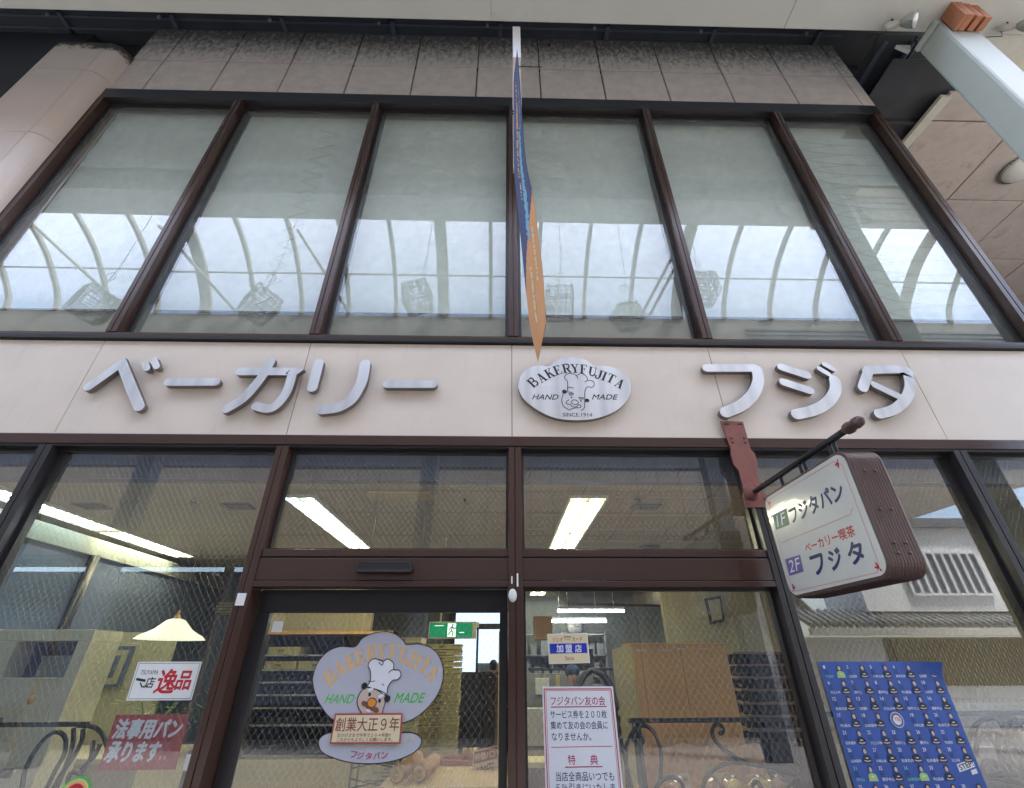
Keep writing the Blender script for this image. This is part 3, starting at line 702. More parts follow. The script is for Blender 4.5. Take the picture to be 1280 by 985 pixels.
# closed-off floor behind the blinds
struct(bx('upper_sill_panel', (-5.69, 0.215, 4.2, 5.42, 0.25, 4.90), 'olive'))
struct(bx('upper_floor_wall', (-5.75, 0.75, 4.2, 5.5, 0.85, 8.7), 'blueshade'))
MB().box(-5.75, 0.20, 3.24, 5.5, 0.85, 4.20).build('floor_slab', 'joint', B)
MB().box(-5.75, 0.14, 8.66, 5.5, 0.85, 8.76).build('ceiling_slab', 'joint', B)
bx('side_return', (-5.80, 0.14, 4.2, -5.70, 0.85, 8.66), 'blueshade', B); bx('side_return', (5.43, 0.14, 4.2, 5.53, 0.85, 8.66), 'blueshade', B)
desc = ['leftmost', 'second from the left', 'left centre', 'right centre', 'second from the right', 'rightmost']
for i, (x0, x1) in enumerate(cells):
    bl = thing('roller_blind', 'pale grey green blind drawn down behind the %s upper window' % desc[i], 'blind', ((x0 + x1) / 2, 0.22, 4.3), 'blinds behind the upper windows')
    lo = 4.80
    a, b_ = x0 - .02 + (0.05 if i < 3 else -0.01), x1 + .02 - (0.01 if i < 3 else 0.05)
    n = 24; vs = []; fs = []
    for k in range(n + 1):
        z = lo + (8.62 - lo) * k / n
        y = 0.19 + 0.004 * math.sin(k * 2.1 + i)
        for q in range(7):
            vs.append((a + (b_ - a) * q / 6, y + 0.005 * math.sin(q * 1.3 + i * 2 + k * .15), z))
    for k in range(n):
        for q in range(6): fs.append((k * 7 + q, k * 7 + q + 1, (k + 1) * 7 + q + 1, (k + 1) * 7 + q))
    MB().add(vs, fs, True).build('cloth', 'blind', bl)
    bx('hem_bar', (a, 0.18, lo - 0.02, b_, 0.20, lo), 'frame', bl)
    if i in (1, 5):
        mb = MB(); pts = []
        x = x1 - (0.75 if i == 1 else 0.9)
        for k in range(15):
            z = 8.1 - k * 0.23
            if i == 1: pts += [(x - (k % 1), 0.172, z), (x + 0.30 - 0.01 * k, 0.172, z - 0.115)]
            else: pts += [(x - 0.22, 0.172, z), (x - .05, 0.172, z - 0.06), (x + 0.25, 0.172, z - 0.10), (x + 0.85, 0.172, z - 0.11), (x + 0.25, 0.172, z - 0.13), (x - .05, 0.172, z - 0.18)]
        mb.tube(pts, 0.0024, 4); mb.build('stay_cord', 'cord', bl)
# lower frames
HB = (3.185, 3.272)
bx('window_head', (XL, -0.04, HB[0], XR, 0.14, HB[1]), 'frame', B, 0.003)
bx('window_head', (XL, -0.028, 3.165, XR, 0.12, 3.184), 'rubber', B)
LV = [(-3.800, -3.69), (-1.868, -1.770), (0.055, 0.160), (2.012, 2.106), (3.860, 3.975)]
for i, (x0, x1) in enumerate(LV): grooved('mullion', x0, x1, 0.0, 3.165, 'frame' if i not in (0, 4, 3) else 'frame_dark', B)
grooved('mullion', XL, XL + 0.12, 0, 3.165, 'frame', B); grooved('mullion', XR - 0.12, XR, 0, 3.165, 'frame', B)
for x0, x1 in ((-1.770, 0.055), (0.160, 2.012)):
    bx('transom_rail', (x0, -0.03, 2.290, x1, 0.12, 2.342), 'frame', B, 0.003)
    bx('transom_rail', (x0, -0.015, 2.278, x1, 0.11, 2.289), 'rubber', B)
    bx('transom_beam', (x0, -0.035, 2.125, x1, 0.12, 2.277), 'frame', B, 0.003)
    bx('transom_rail', (x0, -0.042, 2.080, x1, 0.12, 2.120), 'frame', B, 0.003)
def window(x0, x1, z0, z1, y=0.06, fm='frame_dark', t=0.03, gm='glass_lo'):
    g = MB(); g.box(x0, y - 0.025, z0, x1, y + 0.025, z0 + t); g.box(x0, y - 0.025, z1 - t, x1, y + 0.025, z1)
    g.box(x0, y - 0.025, z0 + t, x0 + t, y + 0.025, z1 - t); g.box(x1 - t, y - 0.025, z0 + t, x1, y + 0.025, z1 - t)
    w = g.build('window', fm, B)
    bx('pane', (x0 + t, y, z0 + t, x1 - t, y + 0.006, z1 - t), gm, w)
window(XL + 0.12, -3.800, 0.3, 3.165); window(-3.69, -1.868, 0.3, 3.165)
window(-1.770, 0.055, 2.342, 3.165, t=0.02); window(0.160, 2.012, 2.342, 3.165, t=0.02)
window(0.160, 2.012, 0.3, 2.080, t=0.02)
window(2.106, 3.860, 0.3, 3.165); window(3.975, XR - 0.12, 0.3, 3.165)
for x0, x1 in ((XL, -1.87), (0.16, XR)): bx('stall_riser', (x0, -0.01, 0, x1, 0.14, 0.3), 'frame', B)
# sliding door
D_ = MB(); D_.box(-1.76, 0.105, 1.925, 0.05, 0.155, 2.078); D_.box(-1.76, 0.105, 0.02, -1.665, 0.155, 1.924); D_.box(-0.005, 0.105, 0.02, 0.05, 0.155, 1.924); D_.box(-1.664, 0.105, 0.02, -0.006, 0.155, 0.12)
dr = D_.build('sliding_door', 'frame_dark', B, 0.003)
bx('pane', (-1.664, 0.125, 0.12, -0.006, 0.131, 1.924), 'glass_lo', dr)
bx('name_plate', (-1.63, 0.117, 1.80, -1.56, 0.124, 1.87), 'white', dr)

# interior shell
struct(bx('interior_floor', (-5.7, 0.14, -0.05, 5.4, 9.0, 0.02), 'floor'))
struct(bx('interior_ceiling', (-5.7, 0.36, 3.0, 5.4, 9.0, 3.2), 'int_ceil'))
struct(bx('window_pelmet', (-5.7, 0.26, 2.98, 5.4, 0.355, 3.235), 'rail'))
struct(bx('back_wall', (-3.2, 8.5, 0.0, 5.4, 8.6, 3.0), 'int_grey'))
struct(bx('right_wall', (5.42, 0.14, 0.0, 5.5, 9, 3.2), 'int_wall'))
struct(bx('left_wall', (-5.8, 0.14, 0.0, -5.7, 9, 3.2), 'int_blue'))
struct(bx('side_wall', (-5.6, 0.9, 0.0, -4.86, 5.2, 2.72), 'int_blue'))
struct(bx('side_wall_cornice', (-5.6, 0.85, 2.80, -4.84, 5.2, 2.91), 'int_grey'))
struct(bx('side_wall_beam', (-5.6, 0.85, 2.722, -4.82, 5.2, 2.798), 'int_grey'))
struct(bx('nook_back_wall', (-5.0, 5.2, 0.0, -3.35, 5.3, 3.0), 'int_blue'))
struct(bx('partition_wall', (-3.35, 3.2, 0.0, -3.25, 8.5, 3.0), 'int_wall'))
struct(bx('bakery_wall', (-3.25, 4.2, 0.0, -1.95, 4.3, 3.0), 'int_wall'))
struct(bx('nook_screen_wall', (-4.86, 2.9, 0.0, -4.0, 2.96, 1.95), 'int_wall'))
MB().tube([(-4.82, 2.2, 0.0), (-4.82, 2.2, 2.72)], 0.05, 10).build('side_post', 'frame_dark', B)

# ---------------------------------------------------------------- ceiling lights
def troffer(x, y0, y1, cols, label, w=0.28, n=14, grp=None):
    t = thing('ceiling_light', label, 'light', (x, (y0 + y1) / 2, 2.99), grp)
    MB().box(x - w / 2 - .02, y0 - .02, 2.975, x - w / 2, y1 + .02, 3.0).box(x + w / 2, y0 - .02, 2.975, x + w / 2 + .02, y1 + .02, 3.0).box(x - w / 2, y0 - .02, 2.975, x + w / 2, y0, 3.0).box(x - w / 2, y1, 2.975, x + w / 2, y1 + .02, 3.0).build('housing', 'white', t)
    m = 2
    for k in range(m):
        a = x - w / 2 + w * k / m + 0.008; b_ = x - w / 2 + w * (k + 1) / m - 0.008
        L = (y1 - y0) / 2
        for h in range(2):
            bx('diffuser', (a, y0 + h * L + 0.02, 2.992, b_, y0 + (h + 1) * L - 0.02, 2.997), cols[k] if h == 0 else 'tube_yel', t)
    for k in range(m):
        for h in range(2):
            xc = x - w / 2 + w * (k + .5) / m
            MB().tube([(xc, y0 + h * L + .06, 2.986), (xc, y0 + (h + 1) * L - .06, 2.986)], .011, 6).build('tube', {'tube_green': 'lamp_green', 'tube_blue': 'lamp_blue'}.get(cols[k], 'lamp_tube') if h == 0 else 'lamp_tube', t)
    fins = MB()
    for k in range(n): yy = y0 + (y1 - y0) * (k + .5) / n; fins.box(x - w / 2, yy, 2.970, x + w / 2, yy + 0.006, 2.9915)
    fins.box(x - 0.006, y0, 2.968, x + 0.006, y1, 2.9915)
    fins.build('louvre', 'cream', t)
    return t
troffer(-1.94, 0.74, 3.5, ('tube_blue', 'tube_green'), 'twin strip ceiling light with bluish left strip, seen through the left transom window', grp='twin strip ceiling lights')
troffer(0.84, 0.72, 3.4, ('tube_yel', 'tube_yel'), 'twin strip ceiling light glowing yellow, seen through the right transom window', 0.34, grp='twin strip ceiling lights')
troffer(0.84, 6.7, 8.0, ('tube_yel', 'tube_yel'), 'small rear ceiling light above the kitchen, just right of the middle mullion', 0.34, 6, grp='twin strip ceiling lights')
troffer(3.55, 5.8, 7.4, ('tube_yel', 'tube_yel'), 'rear ceiling light over the wall picture, under the end of the beam', 0.34, 8, grp='twin strip ceiling lights')
troffer(-4.68, 0.5, 3.6, ('tube_green', 'tube_green'), 'long pale green strip light slanting across the left window panes', 0.30, 30, grp='twin strip ceiling lights')
t = thing('ceiling_rail', 'orange beige oblong ceiling plate with two thin suspension wires', 'ceiling fitting', (-0.96, 0.8, 3.0))
MB().prism(rrect(-1.27, 0.60, -0.64, 0.82, 0.06), lambda u, v, d: (u, v, 3.0 - d), 0.0, 0.025).build('ceiling_plate', 'paleyellow', t)
MB().tube([(-1.18, 0.74, 2.975), (-1.18, 0.74, 2.16)], 0.004, 5).build('wire', 'wire', t)
MB().tube([(-0.72, 0.74, 2.975), (-0.72, 0.74, 2.16)], 0.004, 5).build('wire', 'wire', t)
bx('hanging_board', (-1.25, 0.73, 2.02, -0.65, 0.75, 2.16), 'cream', t)
for (x, y, lb) in ((-2.68, 1.08, 'dark square ceiling vent left of the bluish strip light'), (1.48, 1.02, 'dark fan shaped ceiling vent right of the yellow ceiling light'), (-4.15, 1.1, 'faint ceiling vent nearest the long green strip light')):
    t = thing('ceiling_vent', lb, 'vent', (x, y, 3.0), 'ceiling vents')
    MB().box(x - .14, y - .1, 2.985, x + .14, y - .09, 3.0).box(x - .14, y + .09, 2.985, x + .14, y + .1, 3.0).box(x - .14, y - .09, 2.985, x - .13, y + .09, 3.0).box(x + .13, y - .09, 2.985, x + .14, y + .09, 3.0).build('frame', 'dark', t)
    for k in range(4): bx('slat', (x - .12, y - .07 + .04 * k, 2.988, x + .12, y - .055 + .04 * k, 2.996), 'dark', t)
t = thing('speaker_grille', 'round dark ceiling speaker just above the right transom beam', 'speaker', (2.05, 2.9, 3.0))
MB().lathe([(.02, 0), (.15, 0), (.15, .012), (.02, .02)], (2.05, 2.9, 2.975), 24).build('grille', 'dark', t)

# ================================================================ METAL LETTERS
LN = {'ベ': 'angular steel katakana BE with its two voicing marks, first letter of the fascia lettering', 'ー': 'long steel dash after the first katakana letter, between BE and KA',
      'カ': 'steel katakana KA with curved legs, third character on the fascia', 'リ': 'steel katakana RI of one short and one long curved stroke',
      'ー2': 'steel dash standing alone just left of the middle of the fascia', 'フ': 'steel katakana FU directly above the red oxide bracket plate',
      'ジ': 'steel katakana JI with two short bars and voicing marks, above the projecting sign', 'タ': 'steel katakana TA, last letter at the right end of the lettering'}
for ch, strokes in LET.items():
    xs_ = [p[0] for s in strokes for p in s[1]]
    t = thing('sign_letter', LN[ch], 'sign letter', (sum(xs_) / len(xs_), -0.05, min(p[1] for s in strokes for p in s[1])), 'raised steel letters on the fascia')
    for k, (w, pts) in enumerate(strokes):
        sharp = ch == 'ベ' or len(pts) < 4
        pp = pts if sharp else smooth_pts(pts, 4)
        mb = MB().use('steel_side_shade').prism(stroke_poly(pp, w * 1.02), XZ(-0.045), 0.0, 0.05 + 0.0006 * k); mb.use('steel'); mb.mi[1] = 1
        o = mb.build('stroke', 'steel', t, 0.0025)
    pm = MB()
    for k, (w, pts) in enumerate(strokes):
        for q in (pts[0], pts[-1]): pm.tube([(q[0], -0.018, q[1]), (q[0], -0.047, q[1])], 0.008, 6)
    pm.build('mounting_pin', 'metal', t)

# steel logo plate
t = thing('logo_plate', 'brushed steel cloud shaped logo plate engraved with a chef and lettering', 'sign', (0.65, -0.04, 3.4))
mp = XZ(-0.045)
mb = MB().use('steel_side_shade').prism(smooth_pts([p for p in LOGO] + [LOGO[0]], 3)[:-1], mp, 0.0, 0.045); mb.use('steel'); mb.mi[1] = 1; mb.build('plate', 'steel', t, 0.002)
mb = MB(); rots = [.72, .6, .46, .32, .15, .04, -.1, -.24, -.36, -.42, -.5, -.62]
for ch, (u, v), r in zip('BAKERYFUJITA', LOGOTXT, rots): put_serif(mb, ch, mp, 0.0465, u, v, 0.098, r, 0.86, 1.1)
mb.build('lettering', 'black', t, recalc=False)
mb = MB()
put_text(mb, 'HAND', mp, 0.0465, LOGOHAND[0][0], LOGOHAND[1][0], LOGOHM[0][1], 0.052, 0.012, 0.35)
put_text(mb, 'MADE', mp, 0.0465, LOGOHAND[2][0], LOGOHAND[3][0], LOGOHM[1][1], 0.052, 0.012, 0.35)
put_text(mb, 'SINCE.1914', mp, 0.0465, LOGOHAND[4][0], LOGOHAND[5][0], LOGOHM[2][1], 0.036, 0.0)
mb.build('lettering', 'black', t, recalc=False)
mb = MB()
for i, ln in enumerate(LOGOLINES): mb.flat(stroke_poly(smooth_pts(ln, 3), 0.0065), mp, 0.0465 + i * .0001)
for (u, v), r in zip(LOGOBLOBS, ((.022, .02), (.022, .018), (.007, .008), (.007, .008))): mb.flat(ellipse(u, v, *r), mp, 0.048)
mb.build('chef_emblem', 'black', t, recalc=False)

# ================================================================ ARM, BRACKET AND PROJECTING SIGN
t = thing('sign_bracket', 'red oxide wall plate with a long dark iron arm carrying the projecting sign', 'bracket', (2.02, -0.05, 2.66))
pl = [(1.905, 3.425), (2.102, 3.42), (2.100, 3.16), (2.125, 3.12), (2.125, 3.02), (2.100, 2.97), (2.100, 2.80), (2.125, 2.75), (2.125, 2.66), (1.925, 2.66), (1.925, 2.75), (1.948, 2.80), (1.948, 2.97), (1.920, 3.02), (1.918, 3.12), (1.930, 3.16)]
MB().prism(pl, XZ(-0.048), 0.0, 0.014).build('plate', 'reddish', t, 0.003)
for u, v in ((1.94, 3.395), (1.965, 3.395), (2.06, 3.395), (2.08, 3.395), (1.96, 3.26), (2.07, 3.26), (1.96, 3.22), (2.07, 3.22), (1.95, 2.69), (2.1, 2.69), (1.95, 2.73), (2.1, 2.73)):
    MB().lathe([(.009, 0), (.009, -.008), (.004, -.011)], (u, -0.062, v), 8, 'y').build('bolt', 'brownbox', t)
MB().lathe([(.055, 0), (.055, -.012), (.035, -.03), (.035, -.06)], (2.0, -0.062, 2.769), 18, 'y').build('flange', 'reddish', t)
MB().tube([(2.0, -0.10, 2.769), (2.0, -1.36, 2.769)], 0.020, 12).build('arm', 'iron', t)
MB().lathe([(.020, 0), (.034, -.02), (.036, -.05), (.024, -.075), (.034, -.095), (.030, -.13), (.012, -.155)], (2.0, -1.22, 2.769), 12, 'y').build('finial', 'brownbox', t)
SY0, SY1, SZ0, SZ1, SX0, SX1 = -0.345, -1.270, 1.960, 2.645, 1.912, 2.102
for y in (-0.50, -0.74, -0.79, -1.06, -1.10): MB().tube([(2.0, y, 2.769), (2.0, y, SZ1 - .005)], 0.012, 8).build('hanger', 'iron', t)
t = thing('projecting_sign', 'double sided milky white shop sign in a ribbed brown case hanging from the iron arm', 'sign', (2.0, -0.8, 1.96), None)
mpx = lambda u, v, d: (SX0 + 0.012 - d, u, v)
rr = rrect(SY1, SZ0, SY0, SZ1, 0.085, 7)
MB().prism(rr, lambda u, v, d: (SX0 + d, u, v), 0.0, SX1 - SX0).build('case', 'brownbox', t, 0.006)
inner = rrect(SY1 + .018, SZ0 + .018, SY0 - .018, SZ1 - .018, 0.072, 7)
for x0, x1 in ((SX0 - 0.004, SX0 + 0.002), (SX1 - 0.002, SX1 + 0.004)):
    MB().prism(inner, lambda u, v, d: (x0 + d, u, v), 0.0, x1 - x0).build('face', 'signface', t)
for k in range(11):
    x = SX0 + .016 + k * .0158
    pts = [(x, u, v) for u, v in rrect(SY1 - .001, SZ0 - .001, SY0 + .001, SZ1 + .001, 0.086, 7)]
    MB().tube(pts, 0.0014, 5, True).build('rib', 'brownbox', t)
for y_, z_ in ((SY1, 2.50), (SY1, 2.29), (SY1, 2.12), (SY1, 2.07)):
    for x in (SX0 + .06, SX0 + .12): MB().lathe([(.008, 0), (.008, -.006), (.003, -.009)], (x, y_ - .004, z_), 8, 'y').build('bolt', 'brownbox', t)
mS = lambda u, v, d: (SX0 - 0.004 - d, u, v)   # u = world Y (towards the street), v = z
def mSr(u, v, d): return (SX0 - 0.004 - d, -u, v)  # mirrored so that text reads left to right from the left side
def poly_line(mb, pts, w, mpp, d, closed=True):
    pts = list(pts) + ([pts[0]] if closed else [])
    for i, (a, b_) in enumerate(zip(pts[:-1], pts[1:])): mb.flat(stroke_poly([a, b_], w, caps=False), mpp, d + (i % 2) * .0001)
mb = MB()
poly_line(mb, [(.43, 2.605), (1.17, 2.60), (1.195, 2.575), (1.215, 2.56), (1.205, 2.03), (1.175, 1.995), (.44, 2.00), (.425, 2.02), (.40, 2.04), (.40, 2.575)], 0.004, mSr, 0.001)
poly_line(mb, [(.40, 2.325), (.415, 2.32), (.43, 2.305), (1.14, 2.300), (1.155, 2.315), (1.175, 2.325)], 0.004, mSr, 0.001, False)
mb.build('border_line', 'pinkline', t, recalc=False)
mb = MB()
for cu, cv, su, sv in ((.415, 2.59, 1, -1), (1.195, 2.585, -1, -1), (1.20, 2.01, -1, 1), (.41, 2.015, 1, 1)):
    for a in (0.35, 1.1): mb.flat(ellipse(cu + su * .016 * math.cos(a), cv + sv * .02 * math.sin(a), .017, .006, 12, math.atan2(sv * math.sin(a), su * math.cos(a))), mSr, 0.002)
    mb.flat(ellipse(cu - su * .004, cv - sv * .008, .006, .006, 10), mSr, 0.0022)
mb.build('corner_flower', 'redink', t, recalc=False)
mb = MB().flat([(.412, 2.397), (.578, 2.390), (.598, 2.494), (.412, 2.498)], mSr, 0.001); mb.build('floor_mark', 'green', t, recalc=False)
mb = MB().flat([(.412, 2.097), (.577, 2.098), (.593, 2.196), (.414, 2.202)], mSr, 0.001); mb.build('floor_mark', 'violet', t, recalc=False)
mb = MB()
for c_, a, b_, z in (('1', .44, .478, 2.445), ('F', .495, .565, 2.445), ('2', .43, .495, 2.149), ('F', .505, .572, 2.149)): put_text(mb, c_, mSr, 0.002, a, b_, z, 0.072, 0.0, 0.25)
mb.build('lettering', 'whiteprint', t, recalc=False)
mb = MB(); put_text(mb, 'フジタパン', mSr, 0.001, .612, 1.150, 2.437, 0.098, 0.045)
for k, (c_, a, b_) in enumerate((('フ', .678, .800), ('ジ', .845, .955), ('タ', 1.015, 1.135))): put_text(mb, c_, mSr, 0.001, a, b_, 2.112, 0.105, 0.05)
mb.build('lettering', 'navy', t, recalc=False)
mb = MB(); put_text(mb, 'ベーカリー喫茶', mSr, 0.001, .662, 1.125, 2.220, 0.058, 0.02)
mb.build('lettering', 'redink', t, recalc=False)

# ================================================================ DOOR DECAL
t = thing('door_decal', 'large lavender cloud shaped decal with a moustached chef on the sliding door glass', 'decal', (-0.83, 0.10, 1.06))
mp = XZ(0.120)
def outlined(poly, mt, name, d, par, w=0.006):
    mb = MB().prism(poly, mp, d, d + .002); o = mb.build(name, mt, par)
    e = MB(); poly2 = list(poly) + [poly[0]]
    for i, (a, b_) in enumerate(zip(poly2[:-1], poly2[1:])): e.flat(stroke_poly([a, b_], w), mp, d + .0026 + (i % 3) * .0001)
    e.build('outline', 'black', par, recalc=False)
sm = lambda P, k=4: smooth_pts(list(P) + [P[0]], k)[:-1]
outlined(sm(DEC), 'lavender', 'cloud', 0.0, t)
outlined(sm(DEC2), 'lavender', 'banner_shape', 0.0005, t)
outlined(sm(HAT), 'whiteprint', 'chef_hat', 0.005, t, 0.0055)
outlined(sm(FACE), 'skinprint', 'chef_face', 0.0045, t, 0.0055)
mb = MB()
for k, (i, rx, ry) in enumerate(((0, .020, .020), (1, .021, .020), (4, .009, .011), (5, .009, .011))): mb.flat(ellipse(*DBL[i], rx, ry), mp, 0.0082 + k * .0001)
mb.flat(ellipse(*DBL[6], .032, .028), mp, .0083)
mb.build('chef_hair', 'black', t, recalc=False)
mb = MB().flat(ellipse(*DBL[6], .027, .023), mp, .0100); mb.build('chef_nose', 'noseprint', t, recalc=False)
mb = MB()
for k, i in enumerate((7, 8, 9, 10)): mb.flat(ellipse(DBL[i][0], DBL[i][1], .022, .015, 14, -.4), mp, 0.0090 + k * .0001)
mb.build('chef_moustache', 'tacheprint', t, recalc=False)
mb = MB()
for k, i in enumerate((12, 13)): mb.flat(ellipse(*DBL[i], .020, .010, 14, .3), mp, .0088 + k * .0001)
mb.flat(ellipse(*DBL[11], .018, .008, 12, -.4), mp, .0088); mb.build('chef_brow', 'whiteprint', t, recalc=False)
mb = MB()
poly_line(mb, [(-.895, 1.502), (-.87, 1.500), (-.85, 1.503)], .004, mp, .0088, False); poly_line(mb, [(-.80, 1.485), (-.785, 1.478)], .004, mp, .0088, False)
poly_line(mb, sm([HAT[5], HAT[6], (-.818, 1.595)], 2), .005, mp, .0088, False); poly_line(mb, [HAT[9], (-.75, 1.565), (-.765, 1.55)], .005, mp, .0088, False)
mb.build('hat_crease', 'black', t, recalc=False)
mb = MB()
for ch, (u, v), r in zip('BAKERYFUJITA', DTXT, [.72, .6, .46, .32, .15, .04, -.1, -.24, -.36, -.42, -.5, -.62]): put_serif(mb, ch, mp, 0.003, u, v, 0.092, r, 0.86, 1.15)
mb.build('lettering', 'orangeink', t, recalc=False)
mb = MB(); put_text(mb, 'HAND', mp, 0.003, DHM[0][0], DHM[1][0], 1.402, 0.05, 0.02, 0.4); put_text(mb, 'MADE', mp, 0.003, DHM[2][0], DHM[3][0], 1.406, 0.056, 0.02, 0.4)
mb.build('lettering', 'greenink', t, recalc=False)
mb = MB()
for ch, (u, v), r in zip('フジタパン', DFP, (-.12, -.06, 0, .06, .1)): put_text(mb, ch, mp, 0.004, u - .020, u + .020, v, 0.034, 0.02, 0, r)
mb.build('lettering', 'magenta', t, recalc=False)
mb = MB(); s_ = '焼きたてのパンとつくりたてのケーキの店'
for k, ch in enumerate(s_):
    f = k / (len(s_) - 1); x = -1.075 + .51 * f; z = 1.142 + .040 * (2 * f - 1) ** 2 * (1 if f > .5 else .8)
    put_text(mb, ch, mp, 0.004, x - .012, x + .012, z, 0.023, 0.02, 0, (f - .5) * .5)
mb.build('lettering', 'creampaper', t, recalc=False)
t = thing('anniversary_sign', 'cream card with maroon writing stuck over the lower part of the door decal', 'sign', (-0.86, 0.10, 1.17))
rc = [(-1.088, 1.160), (-0.636, 1.158), (-0.640, 1.322), (-1.084, 1.322)]
MB().prism([(-1.088, 1.160), (-0.636, 1.158), (-0.640, 1.322), (-1.084, 1.322)], mp, 0.012, 0.015).build('border', 'redpaper', t)
MB().prism([(-1.078, 1.170), (-0.646, 1.168), (-0.650, 1.312), (-1.074, 1.312)], mp, 0.0152, 0.017).build('card', 'creampaper', t)
mb = MB(); put_text(mb, '創業大正９年', mp, 0.0180, -1.068, -0.655, 1.263, 0.074, 0.008)
put_text(mb, 'おかげさまで今年で１０４年目!!', mp, 0.0180, -1.045, -0.705, 1.206, 0.020, 0.005); put_text(mb, 'これからもよろしくお願いします。', mp, 0.0180, -1.045, -0.690, 1.182, 0.020, 0.005)
mb.build('lettering', 'maroon', t, recalc=False)

# ================================================================ STICKERS AND POSTERS ON THE GLASS
mp = XZ(0.058)
def sheet(name, lab, cat, poly, mt, d=0.002):
    us = [p[0] for p in poly]; vs = [p[1] for p in poly]
    t = thing(name, lab, cat, (sum(us) / len(us), 0.056, min(vs)))
    MB().prism(poly, mp, 0.0, d).build('paper', mt, t)
    return t
t = sheet('sticker', 'white rectangular sticker with black and bright red brush writing on the left window', 'sticker', [(-2.437, 1.401), (-2.018, 1.401), (-2.021, 1.619), (-2.446, 1.619)], 'white')
mb = MB(); poly_line(mb, [(-2.428, 1.410), (-2.027, 1.410), (-2.030, 1.610), (-2.435, 1.610)], .0025, mp, .0025); put_text(mb, 'TSUYAMA', mp, .0025, -2.405, -2.290, 1.558, 0.026, 0.0)
put_text(mb, '一', mp, .0025, -2.420, -2.355, 1.515, 0.014, 0.03, 0, -.15); put_text(mb, '店', mp, .0025, -2.352, -2.290, 1.500, 0.062, 0.02, .1); poly_line(mb, [(-2.385, 1.50), (-2.365, 1.475), (-2.335, 1.480)], .008, mp, .0026, False)
mb.build('lettering', 'black', t, recalc=False)
mb = MB(); put_text(mb, '逸', mp, .0025, -2.280, -2.155, 1.508, 0.135, 0.03, .1); put_text(mb, '品', mp, .0025, -2.150, -2.055, 1.512, 0.105, 0.032, .05)
mb.build('lettering', 'redink', t, recalc=False)
mp = XZ(0.084)
t = sheet('poster', 'faded red poster with two lines of bold white Japanese writing low on the left window', 'poster', [(-2.478, 1.040), (-2.005, 1.040), (-2.018, 1.323), (-2.486, 1.323)], 'redpaper')
mb = MB(); put_text(mb, '法事用パン', mp, .0025, -2.460, -2.040, 1.248, 0.100, 0.055, .12); put_text(mb, '承ります', mp, .0025, -2.462, -2.135, 1.130, 0.098, 0.055, .12); put_text(mb, '。。', mp, .0025, -2.125, -2.085, 1.10, 0.018, 0.03)
mb.build('lettering', 'whiteprint', t, recalc=False)
mp = XZ(0.058)
t = thing('round_sticker', 'round sticker with green rim and red centre at the bottom of the left window', 'sticker', (-2.55, 0.056, 0.87))
for k, (r, mt) in enumerate(((.092, 'greenink'), (.080, 'creampaper'), (.076, 'orangeink'), (.058, 'redink'))): MB().prism(ellipse(-2.55, .925, r, r, 36), mp, .0005 * k, .002 + .0008 * k).build('ring', mt, t)
mb = MB(); put_text(mb, 'TSUYAMA', mp, .0055, -2.595, -2.505, .945, 0.022, 0.02); mb.build('lettering', 'creampaper', t, recalc=False)
bx2 = thing('switch_plate', 'small white plate on the brown mullion left of the door', 'plate', (-1.82, -0.05, 1.96))
bx('plate', (-1.850, -0.056, 1.955, -1.790, -0.047, 2.035), 'white', bx2, .002)
t = thing('sticker_label', 'small white label at the foot of the mullion left of the door', 'label', (-1.9, 0.05, 1.05)); bx('paper', (-1.945, 0.052, 1.04, -1.905, 0.056, 1.12), 'white', t)
t = sheet('member_shop_sticker', 'small cream sticker with a blue band above the white poster', 'sticker', [(.336, 1.599), (.620, 1.604), (.616, 1.788), (.331, 1.782)], 'white')
MB().prism([(.342, 1.604), (.614, 1.609), (.610, 1.782), (.337, 1.776)], mp, .0022, .003).build('print', 'creampaper', t)
MB().prism([(.346, 1.661), (.606, 1.665), (.604, 1.725), (.345, 1.721)], mp, .0034, .004).build('blue_band', 'blueink', t)
mb = MB(); 
for c_, a in (('加', .392), ('盟', .455), ('店', .522)): put_text(mb, c_, mp, .0050, a, a + .046, 1.692, .046, .03)
mb.build('lettering', 'whiteprint', t, recalc=False)
mb = MB(); put_text(mb, 'ソシオ', mp, .0036, .366, .438, 1.746, .028, .01); mb.build('lettering', 'redink', t, recalc=False)
mb = MB(); put_text(mb, 'カード', mp, .0036, .506, .578, 1.750, .028, .01); put_text(mb, 'Socio', mp, .0036, .450, .510, 1.634, .026, 0.0); mb.flat([(.446, 1.760), (.498, 1.760), (.498, 1.767), (.446, 1.767)], mp, .0036); put_text(mb, 'TSUYAMA', mp, .0036, .450, .494, 1.748, .010, 0); mb.build('lettering', 'maroon', t, recalc=False)
t = sheet('notice_poster', 'tall white notice poster with red double border and navy writing on the window', 'poster', [(.288, .62), (.766, .62), (.762, 1.468), (.284, 1.468)], 'whiteprint')
mb = MB(); poly_line(mb, [(.300, .63), (.752, .63), (.748, 1.454), (.297, 1.454)], .006, mp, .0028); mb.build('border', 'redink', t, recalc=False)
mb = MB(); poly_line(mb, [(.311, .63), (.742, .63), (.738, 1.445), (.308, 1.445)], .0025, mp, .0028); poly_line(mb, [(.330, 1.142), (.722, 1.146)], .0035, mp, .0028, False); mb.build('border', 'redink', t, recalc=False)
mb = MB(); put_text(mb, 'フジタパン友の会', mp, .0028, .338, .700, 1.388, .050, .006); poly_line(mb, [(.337, 1.354), (.708, 1.356)], .0055, mp, .0028, False)
put_text(mb, '特', mp, .0028, .434, .480, 1.078, .050, .006); put_text(mb, '典', mp, .0028, .574, .622, 1.078, .050, .006); poly_line(mb, [(.412, 1.042), (.648, 1.044)], .0055, mp, .0028, False)
mb.build('lettering', 'magenta', t, recalc=False)
